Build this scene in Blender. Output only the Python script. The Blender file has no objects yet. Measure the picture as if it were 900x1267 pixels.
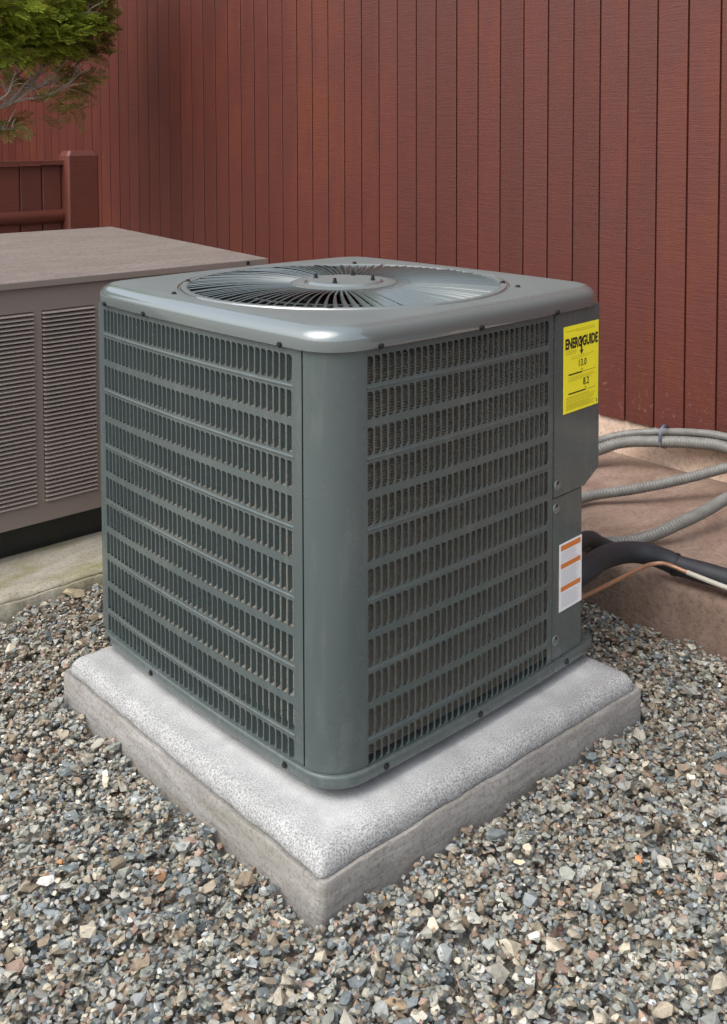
import bpy, bmesh, math, random
import numpy as np
from mathutils import Vector, Matrix, noise

random.seed(7)
RNG = np.random.default_rng(11)
R = math.radians
SC = bpy.context.scene
COL = SC.collection

# ---------------------------------------------------------------- camera, sky, sun, exposure
CAM = Vector((-0.9674, -1.1739, 1.0116))
F_PX, PY, PITCH, ROLL, YAW = 1291.88, 236.26, 0.0497, -0.0028, 0.8429
_f = Vector((math.cos(YAW) * math.cos(PITCH), math.sin(YAW) * math.cos(PITCH), -math.sin(PITCH)))
_r = Vector((math.sin(YAW), -math.cos(YAW), 0.0))
_u = _r.cross(_f)
_r2 = _r * math.cos(ROLL) + _u * math.sin(ROLL)
_u2 = -_r * math.sin(ROLL) + _u * math.cos(ROLL)
cam_data = bpy.data.cameras.new("camera")
cam_data.sensor_fit = 'VERTICAL'
cam_data.sensor_height = 36.0
cam_data.sensor_width = 36.0
cam_data.lens = F_PX / 1267.0 * 36.0
cam_data.shift_y = (PY - 633.5) / 1267.0
cam_data.clip_start = 0.02
cam_data.clip_end = 500.0
cam = bpy.data.objects.new("camera", cam_data)
cam.matrix_world = Matrix(((_r2.x, _u2.x, -_f.x, CAM.x), (_r2.y, _u2.y, -_f.y, CAM.y), (_r2.z, _u2.z, -_f.z, CAM.z), (0, 0, 0, 1)))
COL.objects.link(cam)
SC.camera = cam

SUN_EL, SUN_AZ = R(55), R(-88)          # azimuth from +Y towards +X
world = bpy.data.worlds.new("World")
SC.world = world
world.use_nodes = True
wn = world.node_tree
wn.nodes.clear()
sky = wn.nodes.new("ShaderNodeTexSky")
sky.sky_type = 'NISHITA'
sky.sun_disc = False
sky.sun_elevation = SUN_EL
sky.sun_rotation = SUN_AZ
sky.air_density = 1.0
sky.dust_density = 5.0
sky.ozone_density = 1.0
hs = wn.nodes.new("ShaderNodeHueSaturation")
hs.inputs["Saturation"].default_value = 0.46
bg = wn.nodes.new("ShaderNodeBackground")
bg.inputs["Strength"].default_value = 0.15
wo = wn.nodes.new("ShaderNodeOutputWorld")
wn.links.new(sky.outputs[0], hs.inputs["Color"])
wn.links.new(hs.outputs[0], bg.inputs["Color"])
wn.links.new(bg.outputs[0], wo.inputs["Surface"])

sun_data = bpy.data.lights.new("sun", 'SUN')
sun_data.energy = 0.55
sun_data.angle = R(70)
sun_data.color = (1.0, 0.985, 0.96)
sun = bpy.data.objects.new("sun", sun_data)
sun_dir = Vector((math.sin(SUN_AZ) * math.cos(SUN_EL), math.cos(SUN_AZ) * math.cos(SUN_EL), math.sin(SUN_EL)))
sun.rotation_euler = (-sun_dir).to_track_quat('-Z', 'Y').to_euler()
COL.objects.link(sun)

SC.view_settings.view_transform = 'Standard'
SC.view_settings.look = 'None'
SC.view_settings.exposure = 1.14
SC.view_settings.gamma = 1.0
SC.view_settings.use_curve_mapping = False
SC.cycles.max_bounces = 8
SC.cycles.diffuse_bounces = 4
SC.cycles.use_denoising = True

Z_GRAVEL = -0.080      # z = 0 is the top of the new concrete pad
X_WALL = 1.748         # the siding's face

# ---------------------------------------------------------------- helpers
def at(px, py, axis, value):
    """The point of the place that the photograph's pixel shows, on the plane axis = value."""
    d = _f + _r2 * ((px - 450.0) / F_PX) + _u2 * ((PY - py) / F_PX)
    k = (value - CAM[axis]) / d[axis]
    return CAM + d * k

class MB:
    """Collects vertices and faces, builds ONE mesh object."""
    def __init__(self):
        self.v, self.f, self.m = [], [], []
    def add(self, verts, faces, mi=0):
        o = len(self.v)
        self.v.extend([tuple(x) for x in verts])
        for fc in faces:
            self.f.append([i + o for i in fc]); self.m.append(mi)
    def box(self, c, s, mi=0, rot=None, bev=0.0):
        hx, hy, hz = s[0] / 2, s[1] / 2, s[2] / 2
        vs = [Vector((x * hx, y * hy, z * hz)) for x in (-1, 1) for y in (-1, 1) for z in (-1, 1)]
        if rot is not None: vs = [rot @ q for q in vs]
        c = Vector(c)
        self.add([q + c for q in vs], [(0, 1, 3, 2), (4, 6, 7, 5), (0, 4, 5, 1), (2, 3, 7, 6), (0, 2, 6, 4), (1, 5, 7, 3)], mi)
    def tube(self, pts, rad, n=10, mi=0, caps=True):
        pts = [Vector(q) for q in pts]
        rr = rad if hasattr(rad, '__len__') else [rad] * len(pts)
        t0 = (pts[1] - pts[0]).normalized()
        nn = t0.cross(Vector((0, 0, 1)))
        if nn.length < 1e-3: nn = t0.cross(Vector((1, 0, 0)))
        nn.normalize()
        vs = []
        for i, q in enumerate(pts):
            a, b = pts[max(0, i - 1)], pts[min(len(pts) - 1, i + 1)]
            t = (b - a).normalized()
            nn = (nn - t * nn.dot(t)).normalized()
            bb = t.cross(nn)
            for k in range(n):
                an = 2 * math.pi * k / n
                vs.append(q + (nn * math.cos(an) + bb * math.sin(an)) * rr[i])
        fs = []
        for i in range(len(pts) - 1):
            for k in range(n):
                fs.append((i * n + k, i * n + (k + 1) % n, (i + 1) * n + (k + 1) % n, (i + 1) * n + k))
        if caps:
            fs.append(tuple(range(n))[::-1]); fs.append(tuple(range((len(pts) - 1) * n, len(pts) * n)))
        self.add(vs, fs, mi)
    def lathe(self, prof, c=(0, 0, 0), n=32, mi=0):
        c = Vector(c); vs, fs = [], []
        for r_, z_ in prof:
            for k in range(n):
                a = 2 * math.pi * k / n
                vs.append(c + Vector((r_ * math.cos(a), r_ * math.sin(a), z_)))
        for i in range(len(prof) - 1):
            for k in range(n):
                fs.append((i * n + k, i * n + (k + 1) % n, (i + 1) * n + (k + 1) % n, (i + 1) * n + k))
        fs.append(tuple(range(n))[::-1]); fs.append(tuple(range((len(prof) - 1) * n, len(prof) * n)))
        self.add(vs, fs, mi)
    def mesh(self, name, mats, smooth=None):
        me = bpy.data.meshes.new(name)
        me.from_pydata(self.v, [], self.f)
        for m in (mats if isinstance(mats, (list, tuple)) else [mats]): me.materials.append(m)
        if any(self.m): me.polygons.foreach_set("material_index", self.m)
        bm = bmesh.new(); bm.from_mesh(me)
        bmesh.ops.recalc_face_normals(bm, faces=bm.faces)
        bm.to_mesh(me); bm.free()
        if smooth is not None:
            me.shade_smooth()
            if smooth < 180: me.set_sharp_from_angle(angle=R(smooth))
        me.update()
        return me
    def build(self, name, mats, parent=None, smooth=None):
        return link(name, self.mesh(name, mats, smooth), parent)

def link(name, me, parent=None):
    o = bpy.data.objects.new(name, me)
    COL.objects.link(o)
    if parent is not None: o.parent = parent
    return o
def empty(name, loc=(0, 0, 0)):
    o = bpy.data.objects.new(name, None)
    o.empty_display_size = 0.1
    o.location = loc
    COL.objects.link(o)
    return o
def tag(o, label=None, cat=None, group=None, kind=None):
    if label: o["label"] = label
    if cat: o["category"] = cat
    if group: o["group"] = group
    if kind: o["kind"] = kind
    return o
def spline(ctrl, n=8):
    """Catmull-Rom through control points."""
    P = [Vector(q) for q in ctrl]
    P = [P[0] * 2 - P[1]] + P + [P[-1] * 2 - P[-2]]
    out = []
    for i in range(1, len(P) - 2):
        a, b, c, d = P[i - 1], P[i], P[i + 1], P[i + 2]
        for k in range(n):
            t = k / n
            out.append(0.5 * ((2 * b) + (c - a) * t + (2 * a - 5 * b + 4 * c - d) * t * t + (3 * b - a - 3 * c + d) * t ** 3))
    out.append(P[-2])
    return out

# ---------------------------------------------------------------- materials
class NT:
    def __init__(self, name):
        self.mat = bpy.data.materials.new(name)
        self.mat.use_nodes = True
        self.t = self.mat.node_tree
        self.b = self.t.nodes["Principled BSDF"]
        self.geo = None
    def n(self, kind, **kw):
        q = self.t.nodes.new(kind)
        for k, v in kw.items():
            if k in q.inputs: q.inputs[k].default_value = v
            else: setattr(q, k, v)
        return q
    def l(self, a, b): self.t.links.new(a, b)
    def pos(self, scale=(1, 1, 1)):
        if self.geo is None: self.geo = self.n("ShaderNodeNewGeometry")
        m = self.n("ShaderNodeMapping"); m.inputs["Scale"].default_value = scale
        self.l(self.geo.outputs["Position"], m.inputs["Vector"])
        return m.outputs[0]
    def noise(self, vec, scale, detail=4.0, rough=0.55, dist=0.0):
        q = self.n("ShaderNodeTexNoise"); q.inputs["Scale"].default_value = scale
        q.inputs["Detail"].default_value = detail; q.inputs["Roughness"].default_value = rough
        q.inputs["Distortion"].default_value = dist
        self.l(vec, q.inputs["Vector"]); return q.outputs["Fac"]
    def ramp(self, fac, stops, interp='LINEAR'):
        q = self.n("ShaderNodeValToRGB"); cr = q.color_ramp; cr.interpolation = interp
        while len(cr.elements) < len(stops): cr.elements.new(0.5)
        for e, (p, c) in zip(cr.elements, stops):
            e.position = p; e.color = (c[0], c[1], c[2], 1) if hasattr(c, '__len__') else (c, c, c, 1)
        self.l(fac, q.inputs["Fac"]); return q.outputs["Color"]
    def mix(self, fac, a, b, blend='MIX'):
        q = self.n("ShaderNodeMix", data_type='RGBA', blend_type=blend)
        for s, v in ((q.inputs[0], fac), (q.inputs[6], a), (q.inputs[7], b)):
            if hasattr(v, 'links'): self.l(v, s)
            elif hasattr(v, '__len__'): s.default_value = (v[0], v[1], v[2], 1)
            else: s.default_value = v
        return q.outputs[2]
    def math(self, op, a, b=0.0):
        q = self.n("ShaderNodeMath", operation=op)
        for s, v in ((q.inputs[0], a), (q.inputs[1], b)):
            if hasattr(v, 'links'): self.l(v, s)
            else: s.default_value = v
        return q.outputs[0]
    def sep(self, vec):
        q = self.n("ShaderNodeSeparateXYZ"); self.l(vec, q.inputs[0]); return q.outputs
    def bump(self, h, strength=0.3, dist=0.002):
        q = self.n("ShaderNodeBump"); q.inputs["Strength"].default_value = strength; q.inputs["Distance"].default_value = dist
        self.l(h, q.inputs["Height"]); self.l(q.outputs[0], self.b.inputs["Normal"])
        return q.outputs[0]
    def set(self, color=None, rough=None, spec=None, metal=None):
        for k, v in (("Base Color", color), ("Roughness", rough), ("Specular IOR Level", spec), ("Metallic", metal)):
            if v is None: continue
            s = self.b.inputs[k]
            if hasattr(v, 'links'): self.l(v, s)
            elif hasattr(v, '__len__'): s.default_value = (v[0], v[1], v[2], 1)
            else: s.default_value = v
        return self.mat

def plain(name, c, rough=0.5, metal=0.0, spec=0.5, var=0.12, vs=30):
    t = NT(name)
    f = t.noise(t.pos(), vs, 5)
    col = t.mix(f, [x * (1 - var) for x in c], [x * (1 + var) for x in c])
    t.set(col, rough, spec, metal)
    return t.mat

def m_unit_paint(name="grey_green_enamel", c=(0.062, 0.081, 0.080), r0=0.20, r1=0.34, dust=0.28, spec=0.55, coat=0.35):
    t = NT(name)
    f = t.noise(t.pos(), 6, 6, 0.6)
    g = t.noise(t.pos((1, 1, 0.15)), 45, 5, 0.6)
    col = t.mix(f, [x * 0.93 for x in c], [x * 1.07 for x in c])
    col = t.mix(t.math('MULTIPLY', t.ramp(g, [(0.52, 0), (0.8, 1)]), dust), col, (0.16, 0.165, 0.155))
    zz = t.sep(t.pos())[2]
    spl = t.math('MULTIPLY', t.ramp(zz, [(0.03, 1), (0.22, 0)]), t.ramp(t.noise(t.pos(), 90, 4, 0.7), [(0.52, 0), (0.68, 0.2)]))
    col = t.mix(spl, col, (0.20, 0.18, 0.15))
    rg = t.n("ShaderNodeMapRange"); t.l(f, rg.inputs[0]); rg.inputs[3].default_value = r0; rg.inputs[4].default_value = r1
    t.set(col, rg.outputs[0], spec)
    t.b.inputs['Coat Weight'].default_value = coat; t.b.inputs['Coat Roughness'].default_value = 0.12
    t.bump(t.noise(t.pos(), 260, 2), 0.04, 0.001)
    return t.mat

def m_lid_paint():
    t = NT("grey_green_lid_enamel")
    c = (0.094, 0.118, 0.118)  # body enamel lightened, standing in for sky reflected on the lid
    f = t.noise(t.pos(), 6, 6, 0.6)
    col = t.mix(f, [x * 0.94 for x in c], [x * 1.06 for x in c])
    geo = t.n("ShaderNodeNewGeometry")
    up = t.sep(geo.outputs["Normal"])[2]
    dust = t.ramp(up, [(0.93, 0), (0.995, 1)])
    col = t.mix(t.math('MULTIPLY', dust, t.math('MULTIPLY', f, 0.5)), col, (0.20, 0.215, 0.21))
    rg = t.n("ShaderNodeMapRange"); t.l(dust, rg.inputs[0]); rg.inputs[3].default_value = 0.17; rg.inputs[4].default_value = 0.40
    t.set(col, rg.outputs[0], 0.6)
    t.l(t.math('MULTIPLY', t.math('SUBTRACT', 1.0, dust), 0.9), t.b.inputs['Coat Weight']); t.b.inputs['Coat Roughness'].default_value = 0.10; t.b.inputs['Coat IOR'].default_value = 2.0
    t.bump(t.noise(t.pos(), 260, 2), 0.03, 0.001)
    return t.mat

def m_siding(name, mauve, mid, rust, rough=0.42):
    t = NT(name)
    oi = t.n("ShaderNodeObjectInfo")
    off = t.n("ShaderNodeCombineXYZ"); t.l(t.math('MULTIPLY', oi.outputs["Random"], 7.0), off.inputs[2])
    def shifted(scale):
        va = t.n("ShaderNodeVectorMath", operation='ADD'); t.l(t.pos(scale), va.inputs[0]); t.l(off.outputs[0], va.inputs[1]); return va.outputs[0]
    big = t.noise(t.pos((1, 1.0, 0.55)), 1.7, 4, 0.6)         # faded and freshly painted areas
    blot = t.noise(shifted((1, 6, 1.1)), 3.0, 5, 0.65)        # per-board blotches
    saw = t.noise(shifted((2, 2.2, 42)), 4.0, 5, 0.7, 0.9)     # rough-sawn marks across the boards
    fine = t.noise(shifted((10, 25, 300)), 2.0, 3, 0.7)
    sel = t.math('ADD', t.math('MULTIPLY', big, 0.55), t.math('MULTIPLY', blot, 0.45))
    col = t.ramp(sel, [(0.36, mauve), (0.5, mid), (0.62, rust)])
    rnd = t.math('MULTIPLY_ADD', oi.outputs["Random"], 0.20); rnd.node.inputs[2].default_value = 0.90
    v = t.n("ShaderNodeHueSaturation"); t.l(rnd, v.inputs["Value"]); t.l(col, v.inputs["Color"])
    col = t.mix(t.math('MULTIPLY', t.ramp(saw, [(0.35, 1), (0.6, 0)]), 0.28), v.outputs[0], [x * 0.5 for x in mid])
    fl = t.noise(t.pos((1, 30, 30)), 5.0, 2, 0.5)
    col = t.mix(t.ramp(fl, [(0.76, 0), (0.79, 0.5)]), col, (0.33, 0.22, 0.18))
    z = t.sep(t.pos())[2]
    sp = t.math('MULTIPLY', t.ramp(z, [(0.14, 1), (0.42, 0)]), t.ramp(t.noise(t.pos(), 55, 3, 0.7), [(0.60, 0), (0.70, 0.35)]))   # splashed grit
    col = t.mix(sp, col, (0.30, 0.22, 0.18))
    t.set(col, t.ramp(sel, [(0.36, rough * 0.8), (0.62, rough * 1.25)]), 0.33)
    h = t.math('ADD', t.math('MULTIPLY', saw, 1.0), t.math('MULTIPLY', fine, 0.35))
    t.bump(h, 0.6, 0.0024)
    return t.mat

def m_pad_top():
    t = NT("pale_speckled_concrete")
    p = t.pos()
    sp = t.noise(p, 330, 3, 0.7)
    sp2 = t.noise(p, 120, 4, 0.65)
    big = t.ramp(t.noise(p, 9, 7, 0.68, 0.5), [(0.3, 0), (0.68, 1)])
    base = t.mix(big, (0.31, 0.322, 0.322), (0.50, 0.512, 0.512))
    # exposed aggregate on the worn rim, with its own uneven inner border
    s = t.sep(p)
    def edge(o, lo, hi):
        a = t.math('SUBTRACT', o, lo); b = t.math('SUBTRACT', hi, o)
        return t.math('MINIMUM', a, b)
    d = t.math('MINIMUM', edge(s[0], -0.081, 0.71), edge(s[1], -0.085, 0.715))
    wob = t.math('MULTIPLY', t.math('SUBTRACT', t.noise(p, 14, 4), 0.5), 0.05)
    rim = t.ramp(t.math('ADD', d, wob), [(0.018, 1), (0.075, 0)])
    dirt = t.math('MULTIPLY', t.ramp(sp, [(0.40, 1), (0.56, 0)]), t.math('MULTIPLY_ADD', rim, 0.68))
    dirt.node.inputs[1].links[0].from_node.inputs[2].default_value = 0.22
    col = t.mix(dirt, base, (0.10, 0.10, 0.098))
    col = t.mix(t.math('MULTIPLY', rim, 0.35), col, (0.24, 0.24, 0.235))
    col = t.mix(t.math('MULTIPLY', t.ramp(sp2, [(0.66, 0), (0.74, 1)]), 0.5), col, (0.13, 0.125, 0.12))
    t.set(col, 0.85, 0.25)
    t.bump(t.math('ADD', sp, t.math('MULTIPLY', sp2, 0.8)), 0.55, 0.002)
    return t.mat

def m_concrete(name, a, b, stain, streak=(1, 1, 1), bs=0.5, speck=160, stain_amt=0.6):
    t = NT(name)
    p = t.pos()
    big = t.noise(t.pos(streak), 9, 6, 0.62, 0.6)
    sp = t.noise(p, speck, 4, 0.7)
    st = t.noise(t.pos(streak), 4, 5, 0.6, 0.8)
    col = t.mix(t.ramp(big, [(0.3, 0), (0.7, 1)]), a, b)
    col = t.mix(t.math('MULTIPLY', t.ramp(st, [(0.45, 0), (0.68, 1)]), stain_amt), col, stain)
    col = t.mix(t.math('MULTIPLY', t.ramp(sp, [(0.36, 1), (0.5, 0)]), 0.45), col, [x * 0.35 for x in a])
    t.set(col, 0.88, 0.25)
    t.bump(t.math('ADD', sp, t.math('MULTIPLY', big, 1.5)), bs, 0.003)
    return t.mat

def m_stone():
    t = NT("gravel_stone")
    at_ = t.n("ShaderNodeAttribute", attribute_name="col")
    f = t.noise(t.pos(), 120, 5, 0.65)
    g = t.noise(t.pos(), 420, 3, 0.6)
    col = t.mix(1.0, at_.outputs["Color"], t.ramp(f, [(0.25, 0.62), (0.5, 1.0), (0.75, 1.25)]), 'MULTIPLY')
    col = t.mix(t.math('MULTIPLY', t.ramp(g, [(0.58, 0), (0.72, 1)]), 0.3), col, (0.12, 0.09, 0.06))
    t.set(col, 0.78, 0.35)
    t.bump(t.math('ADD', f, t.math('MULTIPLY', g, 0.4)), 0.5, 0.0015)
    return t.mat

def m_coil():
    t = NT("spined_coil_aluminium")
    p = t.pos((1, 1, 1))
    f = t.noise(t.pos((1, 1, 0.35)), 700, 2, 0.5)
    g = t.noise(p, 14, 4, 0.6)
    col = t.mix(g, (0.34, 0.305, 0.25), (0.52, 0.475, 0.40))
    col = t.mix(t.ramp(f, [(0.35, 1), (0.6, 0)]), col, (0.12, 0.105, 0.085))
    t.set(col, 0.42, 0.5, 0.3)
    t.bump(f, 0.5, 0.001)
    return t.mat

def m_leaf():
    t = NT("cypress_leaf")
    at_ = t.n("ShaderNodeAttribute", attribute_name="col")
    f = t.noise(t.pos(), 60, 3)
    col = t.mix(1.0, at_.outputs["Color"], t.ramp(f, [(0.3, 0.75), (0.7, 1.25)]), 'MULTIPLY')
    t.set(col, 0.55, 0.35)
    tr = t.n("ShaderNodeBsdfTranslucent"); t.l(col, tr.inputs["Color"])
    mx = t.n("ShaderNodeMixShader"); mx.inputs[0].default_value = 0.42
    out = t.t.nodes["Material Output"]
    t.l(t.b.outputs[0], mx.inputs[1]); t.l(tr.outputs[0], mx.inputs[2]); t.l(mx.outputs[0], out.inputs["Surface"])
    return t.mat

def m_soil():
    t = NT("gravelly_soil")
    p = t.pos()
    v = t.n("ShaderNodeTexVoronoi"); v.inputs["Scale"].default_value = 75; t.l(p, v.inputs["Vector"])
    g = t.noise(p, 300, 4, 0.7)
    col = t.mix(0.35, (0.30, 0.27, 0.235), v.outputs["Color"], 'MULTIPLY')
    col = t.mix(t.noise(p, 3, 5), col, (0.23, 0.21, 0.185))
    t.set(col, 0.95, 0.2)
    t.bump(t.math('ADD', v.outputs["Distance"], t.math('MULTIPLY', g, 0.4)), 0.9, 0.01)
    return t.mat

def m_conduit(name, c):
    t = NT(name)
    g = t.noise(t.pos(), 35, 5, 0.6)
    col = t.mix(t.ramp(g, [(0.35, 0), (0.7, 1)]), [x * 0.72 for x in c], c)
    col = t.mix(t.ramp(t.noise(t.pos(), 24, 2, 0.4), [(0.735, 0), (0.75, 0.8)]), col, (0.24, 0.05, 0.05))
    t.set(col, 0.5, 0.4)
    return t.mat

M = dict(
    unit=m_unit_paint(),
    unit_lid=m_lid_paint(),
    fin=m_unit_paint("grille_fin_enamel", (0.062, 0.079, 0.080), 0.18, 0.26, 0.03, 0.55, 0.55),
    screw=plain("blackened_screw_steel", (0.03, 0.032, 0.032), 0.35, 0.6),
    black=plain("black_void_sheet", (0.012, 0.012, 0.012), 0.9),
    steel=plain("dull_bolt_steel", (0.25, 0.25, 0.25), 0.35, 0.8),
    coil=m_coil(),
    brown=m_unit_paint("taupe_enamel", (0.205, 0.168, 0.145), 0.42, 0.6, 0.2, 0.4, 0.0),
    brown_slat=m_unit_paint("skylit_taupe_slat_enamel", (0.30, 0.252, 0.222), 0.45, 0.6, 0.2, 0.4, 0.0),  # the cabinet's paint, lightened for the skylight caught on the slats
    brown_lid=m_concrete("dusty_taupe_enamel", (0.128, 0.106, 0.093), (0.155, 0.131, 0.116), (0.195, 0.175, 0.160), (1, 3, 1), 0.05, 90, 0.4),
    pad_top=m_pad_top(),
    pad_side=m_concrete("form_cast_concrete", (0.185, 0.178, 0.168), (0.32, 0.31, 0.295), (0.165, 0.158, 0.125), (1, 1, 6), 0.5, 170, 0.6),
    pad_old=m_concrete("mossy_old_concrete", (0.27, 0.25, 0.195), (0.40, 0.375, 0.31), (0.19, 0.185, 0.06), (1, 2.5, 1), 0.8, 130, 0.75),
    footing=m_concrete("rusty_brown_concrete", (0.19, 0.135, 0.105), (0.265, 0.19, 0.15), (0.15, 0.095, 0.068), (1, 2.2, 1), 1.0, 95, 0.7),
    foundation=m_concrete("buff_foundation_paint", (0.50, 0.37, 0.28), (0.62, 0.49, 0.39), (0.34, 0.22, 0.16), (1, 1, 2), 0.35, 110, 0.4),
    siding=m_siding("oxblood_siding_paint", (0.082, 0.026, 0.020), (0.090, 0.024, 0.017), (0.106, 0.026, 0.012), 0.46),
    fence=m_siding("red_brown_fence_paint", (0.108, 0.037, 0.029), (0.122, 0.036, 0.024), (0.140, 0.037, 0.019), 0.5),
    groove=plain("dark_groove", (0.08, 0.023, 0.016), 0.7),
    conduit=m_conduit("grey_conduit_pvc", (0.172, 0.17, 0.156)),
    foam=plain("black_pipe_insulation", (0.022, 0.024, 0.028), 0.5, 0, 0.4, 0.35, 18),
    copper=plain("tarnished_copper", (0.30, 0.165, 0.095), 0.42, 0.35, 0.5, 0.3, 40),
    pale_pipe=plain("painted_copper_pipe", (0.36, 0.34, 0.28), 0.5),
    tie=plain("grey_blue_cable_tie", (0.07, 0.09, 0.13), 0.45),
    paint_spot=plain("red_paint_spot", (0.28, 0.06, 0.05), 0.5),
    yellow=plain("yellow_label_paper", (0.86, 0.76, 0.03), 0.45, 0, 0.4, 0.03),
    ink=plain("black_ink", (0.02, 0.018, 0.012), 0.6),
    fine_ink=plain("fine_print_ink", (0.42, 0.35, 0.02), 0.6),
    white=plain("white_label_vinyl", (0.80, 0.80, 0.81), 0.4, 0, 0.4, 0.03),
    pale_ink=plain("pale_print_ink", (0.50, 0.51, 0.54), 0.6),
    orange=plain("orange_label_ink", (0.62, 0.19, 0.035), 0.45),
    stone=m_stone(), soil=m_soil(), leaf=m_leaf(),
    bark=plain("grey_twig_bark", (0.38, 0.33, 0.28), 0.85, 0, 0.3, 0.35, 60),
    straw=plain("dry_twig", (0.24, 0.16, 0.09), 0.9, 0, 0.2, 0.3, 60),
)

# ---------------------------------------------------------------- setting: the ground
g = MB()
g.add([(-60, -60, Z_GRAVEL - 0.030), (60, -60, Z_GRAVEL - 0.030), (60, 60, Z_GRAVEL - 0.030), (-60, 60, Z_GRAVEL - 0.030)], [(0, 1, 2, 3)])
tag(g.build("ground", M['soil']), kind="structure")

# ---------------------------------------------------------------- house wall: grooved boards, foundation, footing
BOARD = 0.1016
house = tag(empty("house_wall", (X_WALL, 2.0, Z_GRAVEL)), "oxblood red house wall of tall grooved vertical boards on a buff foundation", "house wall")
Y0_GROOVE = 0.3614
Z_SID, Z_TOP = 0.143, 3.0
def board_mesh():
    b = MB()
    w, c, d = BOARD - 0.0055, 0.0024, 0.009
    pr = [(d, -w / 2 - 0.0005), (c * 0.4, -w / 2), (0, -w / 2 + c), (0, w / 2 - c), (c * 0.4, w / 2), (d, w / 2 + 0.0005)]
    vs = [(x, y, z) for z in (0, Z_TOP - Z_SID) for x, y in pr]
    n = len(pr)
    b.add(vs, [(i, i + 1, n + i + 1, n + i) for i in range(n - 1)] + [tuple(range(n)), tuple(range(n, 2 * n))])
    return b.mesh("siding_board", M['siding'])
bme = board_mesh()
for k in range(-16, 56):
    o = link("siding_board", bme, house)
    o.location = (random.uniform(-0.0004, 0.0004), Y0_GROOVE + (k + 0.5) * BOARD - 2.0, Z_SID - Z_GRAVEL)
    o.rotation_euler = (0, 0, random.uniform(-0.006, 0.006))
b = MB(); b.box((0.031, -0.13, (Z_SID + Z_TOP) / 2 - Z_GRAVEL + 0.003), (0.04, 8.34, Z_TOP - Z_SID))
b.build("sheathing", M['groove'], house)
# unseen wing wall, added to shade the far end of the long wall
wing = tag(empty("unseen_shade_wall", (0.0, 6.05, Z_GRAVEL)), "added red boarded wall out of view past the cypress, shading the long wall", "house wall")
for k in range(40):
    o = link("siding_board", bme, wing); o.rotation_euler = (0, 0, R(90)); o.location = (X_WALL - 0.002 - (k + 0.5) * BOARD, 0, Z_SID - Z_GRAVEL)
b = MB(); b.box((-0.3, 0.03, 1.5), (4.08, 0.04, 3.1)); b.build("sheathing", M['groove'], wing)
# foundation: a little uneven face, set back 8 mm behind the siding
def uneven_block(x0, x1, y0, y1, z0, z1, nx, ny, nz, amp, fr, bev=0.006, seed=0.0):
    """A slightly wavy block with a worn top front edge (front = low x)."""
    b = MB()
    prof = [(x0, z0)] + [(x0, z0 + (z1 - bev - z0) * i / nz) for i in range(1, nz + 1)]
    prof += [(x0 + bev * (1 - math.cos(a)), z1 - bev + bev * math.sin(a)) for a in (R(30), R(60), R(90))]
    prof += [(x0 + bev + (x1 - x0 - bev) * i / nx, z1) for i in range(1, nx + 1)]
    vs, n = [], len(prof)
    for j in range(ny + 1):
        y = y0 + (y1 - y0) * j / ny
        for x, z in prof:
            q = Vector((x * fr + seed, y * fr, z * fr))
            vs.append((x + amp * noise.noise(q), y, z + amp * noise.noise(q + Vector((9, 3, 1)))))
    b.add(vs, [(j * n + i, j * n + i + 1, (j + 1) * n + i + 1, (j + 1) * n + i) for j in range(ny) for i in range(n - 1)])
    return b
fo = uneven_block(0.010, 0.06, -3.3, 4.2, 0.02, Z_SID - Z_GRAVEL - 0.002, 2, 90, 6, 0.004, 5.0, 0.004)
fo.build("foundation", M['foundation'], house, 60)
ft = uneven_block(1.035 - X_WALL, 0.02, -3.3, 0.95, -0.05, 0.030 - Z_GRAVEL, 14, 110, 6, 0.007, 3.5, 0.018, 4.0)
tag(ft.build("footing", M['footing'], house, 60), label="rusty brown concrete ledge along the wall foot")

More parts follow.
